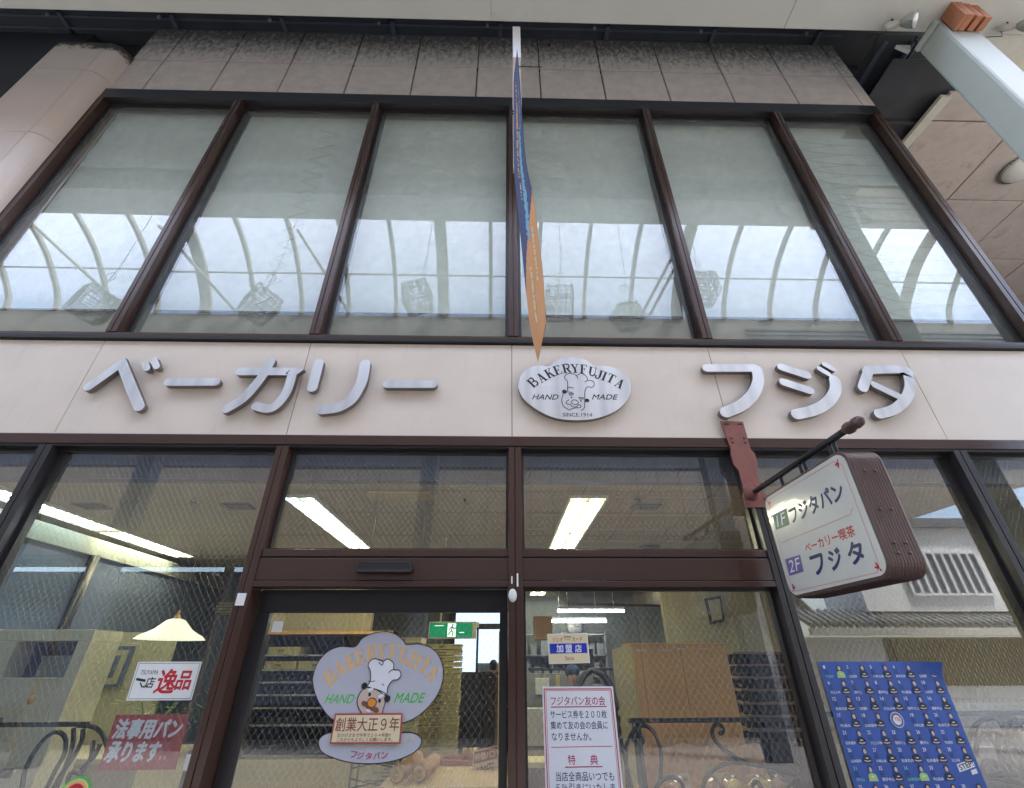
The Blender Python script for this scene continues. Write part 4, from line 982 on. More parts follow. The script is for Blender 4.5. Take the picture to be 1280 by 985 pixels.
mb = MB(); put_text(mb, 'サービス券を２００枚', mp, .0028, .332, .704, 1.314, .044, .004); put_text(mb, '集めて友の会の会員に', mp, .0028, .332, .704, 1.256, .044, .004); put_text(mb, 'なりませんか。', mp, .0028, .336, .590, 1.196, .042, .004)
put_text(mb, '当店全商品いつでも', mp, .0028, .352, .716, .997, .046, .004); put_text(mb, '５％引きにいたしま', mp, .0028, .352, .716, .942, .044, .004); put_text(mb, 'す。', mp, .0028, .352, .42, .885, .044, .004)
mb.build('lettering', 'navy', t, recalc=False)

# blue team poster
t = thing('team_poster', 'large royal blue poster with rows of numbered player portraits, its top right corner curling', 'poster', (2.62, 0.05, 0.3))
PX0, PX1, PT, PB = 2.205, 3.045, 1.608, 0.30
vs = []; fs = []; nx, nz_ = 12, 16
for j in range(nz_ + 1):
    for i in range(nx + 1):
        fx, fz = i / nx, j / nz_
        curl = max(0, fx - .7) / .3 * max(0, .07 - fz) / .07
        vs.append((PX0 + (PX1 - PX0) * fx, 0.050 - 0.05 * curl - 0.002 * math.sin(fx * 7 + fz * 4), PT - (PT - PB) * fz - .004 * curl))
for j in range(nz_):
    for i in range(nx): a = j * (nx + 1) + i; fs.append((a, a + 1, a + nx + 2, a + nx + 1))
MB().add(vs, fs, True).build('paper', 'poster_blue', t)
mpp = XZ(0.0465)
M['cyan'] = mat('pale green print', (0.2, 0.6, 0.45), 0.5, var=0)
rows = [[1, 2, 3, 4, 5], [6, 7, 8, 9, 10], [12, 13, 14, 15, 16], [17, 18, None, 19, 20], [21, 22, 23, 24, 25], [26, 27, 28, 29, 30], [31, 32, 34, 33, None], [35, 36, 37, 38, 39], [40, 41, 42, 43, 44]]
CW, CH = 0.163, 0.0915
NM = ['選手', '中山', '山本', '小林', '松本', '石井', '川上', '田中']
for r, row in enumerate(rows):
    for c_, num in enumerate(row):
        if num is None: continue
        x = PX0 + .022 + c_ * CW; z = PT - .020 - r * CH; d = 0.0
        gk = num in (1, 31, 34); port = MB()
        port.use('hair').flat(ellipse(x + .113, z - .014, .0150, .0165 if not num % 3 else .014, 12), mpp, .0006)
        if num in (1, 2, 12, 13, 16, 17): port.use('hair').flat(ellipse(x + .113, z - .026, .017, .024, 12), mpp, .0005)
        port.use('skinprint').flat(ellipse(x + .112, z - .019, .0100, .0130, 12), mpp, .0012)
        port.use('lime' if gk else 'jersey').flat([(x + .084, z - .076), (x + .142, z - .076), (x + .139, z - .046), (x + .122, z - .036), (x + .102, z - .036), (x + .088, z - .046)], mpp, .0009)
        port.use('skinprint').flat(stroke_poly([(x + .094, z - .066), (x + .113, z - .069), (x + .132, z - .066)], .006), mpp, .0016)
        k = 'cyan' if num in (31, 34) else 'whiteprint'
        put_text(port.use(k), str(num), mpp, .0010, x + .004, x + (.017 if num < 10 else .026), z - .012, .019, .02)
        for q in range(4): port.use('hair').flat([(x + .004, z - .030 - q * .007), (x + .030, z - .030 - q * .007), (x + .030, z - .032 - q * .007), (x + .004, z - .032 - q * .007)], mpp, .0004)
        put_text(port.use('cyan' if gk else 'whiteprint'), NM[num % 8] + NM[(num * 3 + 1) % 8], mpp, .0018, x + .004, x + .004 + .013 * random.choice((4, 5, 6)), z - .067, .017, .02)
        port.use('whiteprint').flat(ellipse(x + .113, z - .053, .010, .003, 8), mpp, .0018); port.build('player_portrait', 'skin', t, recalc=False)
mb = MB().flat(ellipse(PX0 + .022 + 2.42 * CW, PT - .020 - 3.42 * CH, .044, .044, 32), mpp, .0005); mb.build('club_crest', 'lavender', t, recalc=False)
mb = MB().flat(ellipse(PX0 + .022 + 2.42 * CW, PT - .020 - 3.42 * CH, .037, .037, 32), mpp, .0010); mb.build('club_crest', 'poster_blue', t, recalc=False)
mb = MB().flat(ellipse(PX0 + .022 + 2.42 * CW, PT - .020 - 3.42 * CH, .027, .027, 28), mpp, .0014); mb.build('club_crest', 'whiteprint', t, recalc=False)
mb = MB(); put_text(mb, 'YBJ', mpp, .0018, PX0 + .022 + 2.30 * CW, PX0 + .022 + 2.54 * CW, PT - .020 - 3.40 * CH, .026, .04); mb.build('club_crest', 'noseprint', t, recalc=False)
mb = MB().flat([(PX0 + .70, 1.003), (PX0 + .815, 1.030), (PX0 + .815, 1.070), (PX0 + .70, 1.043)], mpp, .0006).flat([(PX0 + .775, .990), (PX0 + .815, .998), (PX0 + .815, 1.022), (PX0 + .775, 1.012)], mpp, .0006); mb.build('slogan', 'whiteprint', t, recalc=False)
mb = MB(); put_text(mb, 'STEP!', mpp, .0012, PX0 + .708, PX0 + .808, 1.037, .026, .03, 0, .235); mb.build('slogan', 'black', t, recalc=False)

# sensor, knob
t = thing('door_sensor', 'black plastic motion sensor box on the brown beam above the sliding door', 'sensor', (-0.84, -0.06, 2.16))
MB().prism([(-1.04, 2.17), (-0.64, 2.17), (-0.635, 2.19), (-0.66, 2.245), (-1.02, 2.245), (-1.045, 2.19)], XZ(-0.036), 0.0, 0.06).build('housing', 'rubber', t, .006)
MB().box(-1.03, -.0975, 2.172, -.65, -.0965, 2.188).build('lens', 'dark', t)
t = thing('doorbell_knob', 'oval white knob on the middle mullion beside the door', 'knob', (0.085, -0.06, 1.98))
MB().ball((0.085, -0.055, 2.02), (0.030, 0.022, 0.045), 16, 10).build('knob', 'white', t)
mb = MB(); mb.box(.075, -.0475, 2.10, .085, -.046, 2.15).box(.115, -.0475, 2.08, .127, -.046, 2.17).build('worn_sticker', 'white', t)

# ================================================================ INSIDE THE SHOP
# bread table
t = thing('display_table', 'low table under an orange checked cloth behind the sliding door', 'table', (-0.37, 0.87, 0))
MB().prism(rrect(-0.80, 0.34, 0.06, 1.40, 0.05), lambda u, v, d: (u, v, 0.87 + d), 0, 0.03).build('table_top', 'gingham', t, .005)
for x in (-.76, .02):
    for y in (.40, 1.34): bx('leg', (x - .02, y - .02, 0.02, x + .02, y + .02, .87), 'wood', t)
for (x0, y0, x1, y1, lb) in ((-.70, .44, -.655, 1.06, 'left long bread roll on the checked table'), (-.55, .46, -.505, .95, 'right long bread roll on the checked table')):
    t = thing('bread_roll', lb, 'bread', (x0, y0, .90), 'long bread rolls on the table')
    pts = [(x0 + (x1 - x0) * k / 8, y0 + (y1 - y0) * k / 8, .952 + .004 * math.sin(k * 2)) for k in range(9)]
    MB().tube(pts, .050, 14).build('crust', 'bread', t)
    MB().lathe([(.044, 0), (.044, -.004), (.012, -.006)], (x0, y0 - .001, .952), 18, 'y').build('cut_end', 'crumb', t)
    MB().tube([(x0 + (.006 + .0014 * q) * math.cos(q * .8), y0 - .0065, .952 + (.006 + .0014 * q) * math.sin(q * .8)) for q in range(16)], .0025, 5).build('swirl', 'bread', t)
t = thing('wicker_tray', 'brown wicker tray on the table behind the bread rolls', 'tray', (-.32, 1.16, .90))
mb = MB(); mb.prism(rrect(-.50, 1.06, -.13, 1.30, .05), lambda u, v, d: (u, v, .902 + d), 0, .008); mb.build('base', 'terracotta', t)
mb = MB()
for k in range(3): mb.tube([(u, v, .915 + k * .009) for u, v in rrect(-.50, 1.06, -.13, 1.30, .05)], .006, 5, True)
mb.build('rim', 'terracotta', t)
t = thing('sliced_cake', 'plastic wrapped cake slices standing on the wicker tray', 'bread', (-.25, 1.15, .915))
for k in range(3): MB().lathe([(.045, 0), (.048, .02), (.045, .035)], (-.30 + k * .042, 1.15, .96), 14, 'x').build('slice', 'crumb' if k == 2 else 'bread', t)
mb = MB(); 
for k in range(7): a = k * .9; mb.add([(-.25, 1.15, 1.0), (-.25 + .08 * math.cos(a), 1.15 + .03 * math.sin(a), 1.07 + .02 * math.sin(k * 3)), (-.25 + .08 * math.cos(a + .5), 1.15 + .03 * math.sin(a + .5), 1.06)], [(0, 1, 2)])
mb.build('wrapper', 'film', t)
t = thing('price_card', 'cream price card with brown heading standing on the table beside the door edge', 'sign', (-.10, .88, .90))
mq = lambda u, v, d: (u, .90 - .25 * (u + .1) - d, v + .22 * (u + .1))
MB().prism([(-.205, .845), (-.005, .845), (-.005, 1.035), (-.205, 1.035)], mq, 0, .004).build('card', 'creampaper', t)
MB().prism([(-.195, .955), (-.015, .955), (-.015, 1.028), (-.195, 1.028)], mq, .0045, .005).build('heading', 'maroon', t)
mb = MB(); put_text(mb, '特価パン', mq, .006, -.188, -.022, .991, .048, .03); mb.build('lettering', 'creampaper', t, recalc=False)
mb = MB(); put_text(mb, '100円', mq, .0052, -.165, -.045, .905, .062, .02); put_text(mb, '1個', mq, .0052, -.198, -.170, .895, .022, .0); put_text(mb, '(税込)', mq, .0052, -.040, -.010, .90, .014, .0); mb.build('lettering', 'maroon', t, recalc=False)
MB().box(-.11, .905, .90, -.10, .915, 1.0).build('stand', 'metal', t)

# ceiling board joints, sprinklers, small rack
for k in range(9): struct(bx('ceiling_joint', (-1.75 + .62 * k + 1.9, .37, 2.997, -1.742 + .62 * k + 1.9, 8.4, 2.9995), 'rust'))
for k in range(12): struct(bx('ceiling_joint', (.10, .75 + .62 * k, 2.996, 5.3, .758 + .62 * k, 2.9985), 'rust'))
for x, y, lb in ((-3.05, .95, 'sprinkler head on the left ceiling between two vents'), (-2.35, 1.0, 'sprinkler head on the ceiling beside the left mullion'), (.98 + .35, .80, 'sprinkler head on the ceiling right of the yellow light'), (-.35, .84, 'sprinkler head on the ceiling right of the oblong plate')):
    t = thing('sprinkler', lb, 'sprinkler', (x, y, 2.96), 'ceiling sprinklers'); MB().lathe([(.03, 0), (.03, -.006), (.008, -.01), (.008, -.03), (.02, -.034)], (x, y, 2.998), 10).build('head', 'dark', t)
t = thing('wire_rack', 'small black folding wire rack standing below the decal behind the door', 'rack', (-1.12, 1.7, .02)); mb = MB()
for x in (-1.30, -.92):
    for y in (1.6, 1.85): mb.tube([(x, y, .02), (x, y, .98)], .009, 5)
for k in range(6): mb.tube([(-1.30, 1.6, .25 + k * .14), (-.92, 1.6, .32 + k * .14)], .007, 5); mb.tube([(-.92, 1.6, .25 + k * .14), (-1.30, 1.6, .32 + k * .14)], .007, 5)
mb.build('frame', 'iron', t)
for z in (.30, .58, .86): bx('wire_shelf', (-1.30, 1.6, z, -.92, 1.85, z + .006), 'dark', t)
# stacks of crates
def crate(lab):
    t = thing('bread_crate', lab, 'crate', (0, 0, 0), 'yellow plastic bread crates in two tall stacks')
    mb = MB(); w, d, h = .235, .20, .056
    mb.box(-w, -d, 0, w, d, .006)
    mb.box(-w, -d, .006, w, -d + .012, h); mb.box(-w, d - .012, .006, w, d, h); mb.box(-w, -d + .012, .006, -w + .012, d - .012, h); mb.box(w - .012, -d + .012, .006, w, d - .012, h)
    mb.box(-w - .008, -d - .008, h - .012, w + .008, -d, h); mb.box(-w - .008, -d, h - .012, -w, d, h); mb.box(w, -d, h - .012, w + .008, d, h)
    mb.build('tray', 'crate', t)
    MB().box(-.045, -d - .014, .022, .045, -d - .009, .034).build('handle', 'timber', t)
    return t
OW = ['topmost', 'second', 'third', 'fourth', 'fifth', 'sixth', 'seventh', 'eighth', 'ninth', 'tenth', 'eleventh', 'twelfth', 'thirteenth', 'fourteenth', 'fifteenth', 'sixteenth', 'seventeenth', 'eighteenth', 'nineteenth', 'twentieth']
def ORD(k, nm):
    if k == 0: return 'topmost yellow bread crate of the %s tall stack behind the door' % nm
    w = OW[k] if k < 20 else 'twenty ' + OW[k - 20].replace('topmost', 'first')
    return 'yellow bread crate, %s from the top of the %s tall stack' % (w, nm)
c0 = None
for sx, sy, nn, nm in ((-1.19, 2.95, 29, 'left'), (-0.735, 3.20, 28, 'right')):
    for k in range(nn):
        if k * .0645 < .45: 
            pass
        if c0 is None: c0 = crate('x'); o = c0
        else: o = copy_tree(c0)
        o.location = (sx + random.uniform(-.010, .010), sy + random.uniform(-.012, .012), .02 + k * .0645)
        o.rotation_euler = (0, 0, random.uniform(-.04, .04))
        o["label"] = ORD(nn - 1 - k, nm)
        0 and ('topmost yellow crate of the %s stack behind the door' % nm) if k == nn - 1 else 'yellow plastic bread crate inside the %s one of the two tall stacks' % nm
# rack with trays
t = thing('shelf_rack', 'dark shelf rack with bright metal edges at the left behind the sliding door', 'rack', (-2.35, 3.6, 0))
for x in (-3.18, -1.50): bx('upright', (x - .02, 3.6, 0, x + .02, 4.05, 2.0), 'dark', t)
bx('top_board', (-3.2, 3.58, 1.96, -1.48, 4.08, 2.0), 'wood', t)
bx('back_board', (-3.2, 4.06, .02, -1.48, 4.08, 1.96), 'dark', t)
for z in (1.72, 1.55, 1.41, 1.27, 1.13, .95, .64):
    s_ = bx('shelf', (-3.16, 3.62, z - .02, -1.52, 4.05, z - .005), 'dark', t); bx('edge', (-3.16, 3.595, z - .022, -1.52, 3.615, z - .002), 'metal', s_)
bx('lower_cabinet', (-3.2, 3.55, .02, -1.48, 4.05, .60), 'paleyellow', t)
for i, (x, z, lb) in enumerate(((-2.98, 1.72, 'yellow crate alone on the top shelf of the rack'), (-2.98, 1.55, 'left yellow crate on the second shelf of the rack'), (-2.48, 1.55, 'right yellow crate on the second shelf of the rack'))):
    o = copy_tree(c0); o.location = (x, 3.83, z); o.rotation_euler = (0, 0, 0); o["label"] = lb; o.scale = (1.0, .9, 1.6)
rnd = random.Random(3)
mb = MB()
for z in (1.41, 1.27, 1.13, .95, .64):
    x = -3.1
    while x < -1.65:
        w = rnd.uniform(.05, .22); h = rnd.uniform(.03, .10)
        if rnd.random() < .7: mb.box(x, 3.68, z, x + w, 3.95, z + h)
        x += w + rnd.uniform(.01, .08)
o = tag(mb.build('shelf_goods', 'dark'), 'dim assorted goods lying on the shelves of the rack', 'goods'); o["kind"] = 'stuff'
# exit sign
t = thing('exit_sign', 'green and white running man exit sign hanging from the shop ceiling', 'exit sign', (-.555, 2.4, 1.84))
bx('case', (-.828, 2.385, 1.852, -.279, 2.44, 2.028), 'creampaper', t)
mq = XZ(2.383)
MB().flat([(-.815, 1.866), (-.325, 1.866), (-.325, 2.012), (-.815, 2.012)], mq, .0).build('panel', 'exitgreen', t, recalc=False)
MB().flat([(-.61, 1.872), (-.515, 1.872), (-.515, 2.008), (-.61, 2.008)], mq, .001).build('doorway', 'exitwhite', t, recalc=False)
mb = MB(); mb.flat(ellipse(-.553, 1.993, .011, .011, 12), mq, .002)
for p in ([(-.556, 1.978), (-.565, 1.935)], [(-.565, 1.938), (-.545, 1.915), (-.552, 1.885)], [(-.565, 1.938), (-.583, 1.912), (-.600, 1.895)], [(-.556, 1.974), (-.535, 1.955), (-.520, 1.962)], [(-.556, 1.974), (-.58, 1.962), (-.588, 1.942)]): mb.flat(stroke_poly(p, .013), mq, .002)
mb.build('running_figure', 'exitgreen', t, recalc=False)
MB().flat(stroke_poly([(-.76, 1.985), (-.66, 1.985)], .006), mq, .001).flat(stroke_poly([(-.47, 1.915), (-.42, 1.915)], .008), mq, .001).build('arrow', 'exitwhite', t, recalc=False)
MB().tube([(-.70, 2.41, 2.028), (-.70, 2.41, 3.0)], .010, 8).build('rod', 'creampaper', t)
# back door
t = thing('back_door', 'dark framed back door with pale blue daylight panes at the far end of the shop', 'door', (-.4, 8.5, 0))
MB().box(-1.2, 8.44, 0, -1.05, 8.5, 2.75).box(.05, 8.44, 0, .20, 8.5, 2.75).box(-1.05, 8.44, 2.30, .05, 8.5, 2.42).box(-1.05, 8.44, 2.66, .05, 8.5, 2.75).box(-.55, 8.44, 1.1, -.50, 8.5, 2.30).build('frame', 'dark', t)
bx('pane', (-1.05, 8.47, 1.45, -.55, 8.49, 2.30), 'backdoor', t); bx('pane', (-.50, 8.47, 1.62, .05, 8.49, 2.30), 'backdoor', t); bx('pane', (-1.05, 8.47, 2.42, .05, 8.49, 2.66), 'backdoor', t)
bx('kick_panel', (-1.05, 8.46, 0, .05, 8.49, 1.45), 'dark', t)
t = thing('green_lamp', 'tiny glowing green exit lamp above the far back door', 'lamp', (-.6, 8.3, 2.3)); bx('case', (-.95, 8.35, 2.33, -.50, 8.42, 2.44), 'white', t); bx('panel', (-.88, 8.335, 2.345, -.56, 8.345, 2.425), 'exitgreen', t)
bx('door_post', (-.02, 2.75, 0, .02, 2.80, 1.95), 'paleyellow', tag(bpy.data.objects.new('screen_post', None), 'pale yellow upright post beside the crates near the door edge', 'post') and COL.objects.link(bpy.data.objects['screen_post']) or bpy.data.objects['screen_post'])

# people
def person(x, y, z0, h, face, cloth, trousers, cap, label, group=None, lean=0.0):
    """standing figure of height h; face = angle of the facing direction (0 looks to -Y)"""
    t = thing('person', label, 'person', (x, y, z0), group)
    s_ = h / 1.75
    J = {'pel': (0, 0, .95), 'ch': (0, .01, 1.30), 'nk': (0, .0, 1.47), 'hd0': (0, -.01, 1.55), 'lh': (-.10, 0, .90), 'rh': (.10, 0, .90), 'lk': (-.11, -.02, .50), 'rk': (.11, -.02, .50), 'la': (-.11, .02, .09), 'ra': (.11, .02, .09), 'lt': (-.12, -.14, .04), 'rt': (.12, -.14, .04),
         'ls': (-.19, 0, 1.40), 'rs': (.19, 0, 1.40), 'le': (-.24, -.03, 1.14), 're': (.24, -.03, 1.14), 'lw': (-.19, -.22, 1.00), 'rw': (.19, -.22, 1.00)}
    E = [('pel', 'ch'), ('ch', 'nk'), ('nk', 'hd0'), ('pel', 'lh'), ('pel', 'rh'), ('lh', 'lk'), ('rh', 'rk'), ('lk', 'la'), ('rk', 'ra'), ('la', 'lt'), ('ra', 'rt'), ('ch', 'ls'), ('ch', 'rs'), ('ls', 'le'), ('rs', 're'), ('le', 'lw'), ('re', 'rw')]
    R_ = {'pel': .14, 'ch': .15, 'nk': .06, 'hd0': .06, 'lh': .10, 'rh': .10, 'lk': .065, 'rk': .065, 'la': .045, 'ra': .045, 'lt': .04, 'rt': .04, 'ls': .07, 'rs': .07, 'le': .048, 're': .048, 'lw': .034, 'rw': .034}
    names = list(J)
    ca, sa = math.cos(face), math.sin(face)
    def X(p): px, py, pz = p[0] * s_, p[1] * s_ - lean * max(0, p[2] - .9), p[2] * s_; return (x + px * ca - py * sa, y + px * sa + py * ca, z0 + pz)
    me = bpy.data.meshes.new('body'); me.from_pydata([tuple(Vector(X(J[n_])) - Vector((x, y, z0))) for n_ in names], [(names.index(a), names.index(b_)) for a, b_ in E], [])
    o = bpy.data.objects.new('body', me); COL.objects.link(o); o.parent = t
    me.materials.append(M[cloth])
    sk = o.modifiers.new('skin', 'SKIN'); 
    for i, n_ in enumerate(names): me.skin_vertices[0].data[i].radius = (R_[n_] * s_, R_[n_] * s_)
    me.skin_vertices[0].data[0].use_root = True
    sd_ = o.modifiers.new('sub', 'SUBSURF'); sd_.levels = 1; sd_.render_levels = 2
    hc = (0, -.02, 1.635)
    mb = MB(); mb.ball((0, 0, 0), (.075 * s_, .092 * s_, .115 * s_), 18, 14)
    for i, (a, b_, c_) in enumerate(mb.v):
        if c_ < 0: mb.v[i] = (a * (1 + c_ * 2.2), b_ * (1 + c_ * 1.2), c_)
    q = len(mb.v); mb.ball((0, -.092 * s_, -.015 * s_), (.012 * s_, .018 * s_, .024 * s_), 8, 6)
    for sx in (-1, 1): mb.ball((sx * .075 * s_, 0, -.01 * s_), (.01 * s_, .018 * s_, .03 * s_), 8, 6)
    W = Vector(X(hc)); Rm = Matrix.Translation(W) @ Matrix.Rotation(face, 4, 'Z')
    mb.xf(Rm); mb.build('head', 'skin', t)
    mb = MB()
    for sx in (-1, 1): mb.ball((sx * .030 * s_, -.083 * s_, .008 * s_), (.011 * s_, .008 * s_, .006 * s_), 8, 6)
    mb.ball((0, -.082 * s_, -.052 * s_), (.022 * s_, .008 * s_, .004 * s_), 8, 6); mb.xf(Rm); mb.build('face_features', 'hair', t)
    mb = MB(); mb.ball((0, .015 * s_, .025 * s_), (.084 * s_, .092 * s_, .105 * s_), 16, 12); mb.xf(Rm); mb.build('hair', 'hair', t)
    if cap:
        mb = MB(); mb.ball((0, .0, .055 * s_), (.092 * s_, .104 * s_, .080 * s_), 18, 12); mb.xf(Rm); mb.build('cap', cap, t)
    for sx, k in ((-1, 'lw'), (1, 'rw')):
        mb = MB(); w_ = Vector(J[k]) * s_; mb.ball((w_.x, w_.y - .05 * s_, w_.z - .01), (.038 * s_, .05 * s_, .018 * s_), 10, 8)
        for f in range(4):
            bx0 = w_.x + (-.026 + .0175 * f) * s_; ln = (.060, .070, .066, .052)[f] * s_
            mb.tube([(bx0, w_.y - .08 * s_, w_.z - .008), (bx0, w_.y - .08 * s_ - ln * .5, w_.z - .012), (bx0, w_.y - .08 * s_ - ln * .85, w_.z - .035)], .0085 * s_, 6, taper=.75)
        mb.tube([(w_.x - sx * .030 * s_, w_.y - .03 * s_, w_.z), (w_.x - sx * .055 * s_, w_.y - .065 * s_, w_.z - .01), (w_.x - sx * .055 * s_, w_.y - .095 * s_, w_.z - .02)], .010 * s_, 6, taper=.75)
        mb.xf(Matrix.Translation(Vector((x, y, z0))) @ Matrix.Rotation(face, 4, 'Z')); mb.build('hand', 'skin', t)
    return t
M['shirt_grey'] = mat('grey work shirt', (0.30, 0.31, 0.33), .8, var=.1)
M['jacket_brown'] = mat('brown jacket', (0.06, 0.042, 0.035), .8, var=.2)
M['capblue'] = mat('blue cap', (0.03, 0.055, 0.14), .8, var=.1)
person(.83, 2.6, .02, 1.56, .15, 'shirt_grey', 'dark', 'capblue', 'shop worker in a dark blue cap behind the top edge of the notice poster')
person(-.16, 6.2, .02, 1.64, 2.7, 'jacket_brown', 'dark', None, 'dim figure in a brown jacket at the back of the shop, right of the crates', lean=.12)

# kitchen
for i, (x0, x1, y, z, lb) in enumerate(((1.13, 2.45, 6.4, 2.50, 'longer white tube light over the kitchen'), (1.03, 2.2, 7.0, 2.36, 'lower shorter white tube light over the kitchen'))):
    t = thing('tube_light', lb, 'light', ((x0 + x1) / 2, y, z), 'kitchen tube lights')
    MB().tube([(x0, y, z), (x1, y, z)], .022, 8).build('tube', 'tube_white', t)
    bx('batten', (x0, y - .03, z + .03, x1, y + .03, z + .07), 'white', t)
    for xx in (x0 + .2, x1 - .2): MB().tube([(xx, y, z + .07), (xx, y, 3.0)], .006, 5).build('rod', 'metal', t)
t = thing('wall_clock', 'round grey wall clock below the kitchen tube lights', 'clock', (1.64, 8.4, 2.4))
MB().lathe([(.19, 0), (.19, -.04), (.16, -.05)], (1.75, 8.48, 2.35), 28, 'y').build('rim', 'metal', t)
MB().lathe([(.155, 0), (.155, -.004)], (1.75, 8.425, 2.35), 28, 'y').build('dial', 'white', t)
MB().box(1.744, 8.412, 2.35, 1.756, 8.418, 2.46).box(1.75, 8.412, 2.345, 1.83, 8.418, 2.355).build('hands', 'black', t)
t = thing('kitchen_shelving', 'grey metal kitchen shelving full of pots along the rear wall', 'shelving', (1.5, 8.0, 0))
for x in (.4, 1.35, 2.3): bx('upright', (x, 7.9, 0, x + .04, 8.3, 2.2), 'metal', t)
for z in (.9, 1.35, 1.75, 2.15): bx('shelf', (.4, 7.9, z, 2.34, 8.3, z + .025), 'metal', t)
mb = MB()
for z in (.925, 1.375, 1.775):
    x = .45
    while x < 2.2:
        w = rnd.uniform(.08, .25); mb.box(x, 8.0, z, x + w, 8.2, z + rnd.uniform(.12, .32)); x += w + rnd.uniform(.02, .1)
o = tag(mb.build('kitchen_goods', 'int_grey'), 'dim pots and boxes on the kitchen shelving', 'goods'); o["kind"] = 'stuff'
t = thing('extractor_hood', 'dark metal extractor hood under the kitchen ceiling', 'hood', (3.0, 6.5, 2.4)); MB().prism([(1.2, 2.99), (4.4, 2.99), (4.2, 2.68), (1.5, 2.72)], XZ(7.6), 0, .5).build('hood', 'dark', t)
def clutter(name, lab, cat, box, m): o = bx(name, box, m, None, .004); tag(o, lab, cat); return o
clutter('cardboard_box', 'brown cardboard box high on the left beside the middle mullion', 'box', (.62, 5.8, 1.98, .95, 6.1, 2.36), 'wood')
clutter('microwave_oven', 'dark microwave oven on a shelf behind the cream sticker', 'oven', (.85, 4.6, 1.55, 1.45, 4.95, 1.80), 'dark')
clutter('oven_shelf', 'dark shelf board carrying the microwave oven', 'shelf', (.45, 4.55, 1.51, 1.75, 4.98, 1.548), 'dark')
clutter('paper_notice', 'white paper notice pinned above the counter left of the cap', 'notice', (.43, 3.0, 1.28, .60, 3.01, 1.45), 'white')
clutter('paper_notice', 'narrow yellow paper strip pinned left of the worker', 'notice', (.68, 3.0, 1.30, .73, 3.01, 1.48), 'paleyellow')
clutter('paper_notice', 'yellow paper strip next to the middle mullion', 'notice', (.19, 3.0, 1.20, .25, 3.01, 1.42), 'paleyellow')
clutter('notice_board', 'grey board wall panel the paper notices hang on', 'board', (.17, 3.02, .9, 1.15, 3.05, 1.50), 'int_grey')
clutter('cloth_bundle', 'white cloth hanging beside the middle mullion above the counter', 'cloth', (.20, 1.9, .92, .46, 2.0, 1.22), 'white')
clutter('counter', 'dark wooden counter with a pale top behind the notice poster', 'counter', (.17, 1.4, .02, 1.0, 2.1, .86), 'timber')
clutter('counter_tray', 'pale yellow tray on the counter by the mullion', 'tray', (.18, 1.2, .862, .42, 1.5, .90), 'paleyellow')
t = thing('wicker_hoop', 'dark wicker arch standing just left of the brown board cabinet', 'arch', (1.0, 1.35, .3))
mb = MB()
for k in range(4): mb.tube([(.86 + .20 * math.cos(a) + .012 * math.sin(a * 9 + k), 1.30 + .02 * k, 1.18 + .36 * math.sin(a) + .012 * math.cos(a * 11 + k)) for a in [PI * q / 20 - .35 for q in range(24)]], .022, 6)
mb.build('hoop', 'dark', t)
# brown board cabinet
t = thing('board_cabinet', 'tall cabinet backed with orange brown board and a pale yellow side', 'cabinet', (1.6, 1.2, 0))
MB().prism([(1.045, .3), (1.20, .3), (1.20, 1.742), (1.045, 1.715)], lambda u, v, d: (u, 1.15 + (1.2 - u) * .9 + d, v), 0, .02).build('side_panel', 'paleyellow', t)
bx('back_panel', (1.20, 1.155, .3, 1.6385, 1.18, 1.745), 'wood', t, .001); bx('back_panel', (1.640, 1.154, .3, 2.06, 1.179, 1.745), 'wood', t, .001)
bx('top_panel', (1.19, 1.145, 1.746, 2.07, 1.5, 1.762), 'wood', t); bx('right_panel', (2.045, 1.185, .3, 2.065, 1.5, 1.745), 'timber', t)
for x, w in ((1.23, .10), (1.44, .13), (1.60, .10), (1.80, .09)): bx('tape_strip', (x, 1.146, 1.700 + .01 * (x > 1.5), x + w, 1.149, 1.708 + .01 * (x > 1.5)), 'white', t)
vs = []; fs = []
for j in range(9):
    for i in range(25):
        f = i / 24; vs.append((1.15 + 1.0 * f, 1.10 - .10 * j / 8 + .025 * math.sin(i * 1.7 + j) * (.3 + j / 8), 1.02 - .035 * j + .015 * math.sin(i * .9 + j * .6)))
for j in range(8):
    for i in range(24): a = j * 25 + i; fs.append((a, a + 1, a + 26, a + 25))
MB().add(vs, fs, True).build('draped_cloth', 'cloth', t)
bx('ledge', (1.1, .75, .70, 2.2, 1.15, .76), 'wood', t)
# dark shelf unit right of the cabinet
t = thing('dark_shelf_unit', 'dark stepped shelf unit with ornaments between the brown cabinet and the mullion', 'shelf unit', (2.6, 1.7, 0))
bx('back_board', (2.35, 2.0, 0, 3.1, 2.03, 1.70), 'dark', t)
for k in range(7): s_ = bx('shelf', (2.33, 1.62, 1.68 - k * .105, 3.1, 2.0, 1.70 - k * .105), 'timber', t)
mb = MB()
for k in range(1, 8):
    x = 2.36
    while x < 3.0: w = rnd.uniform(.03, .10); mb.lathe([(w / 2, 0), (w / 2, rnd.uniform(.03, .07)), (w / 4, .08)], (x + w / 2, 1.75, 1.70 - k * .105), 8); x += w + .015
o = tag(mb.build('ornaments', 'dark'), 'small dark ornaments crowded on the stepped shelf unit', 'ornaments'); o["kind"] = 'stuff'
t = thing('wall_picture', 'small black framed picture on the cream wall under the rear ceiling light', 'picture', (3.0, 3.5, 2.06))
MB().prism([(2.914, 2.40), (3.150, 2.43), (3.127, 2.10), (2.929, 2.07)], XZ(3.5), 0, .03).build('frame', 'iron', t)
MB().prism([(2.945, 2.37), (3.120, 2.395), (3.100, 2.135), (2.955, 2.105)], XZ(3.5), .0305, .032).build('print', 'int_wall', t)
struct(bx('inner_wall', (2.30, 3.52, 0, 5.4, 3.60, 3.0), 'int_wall'))
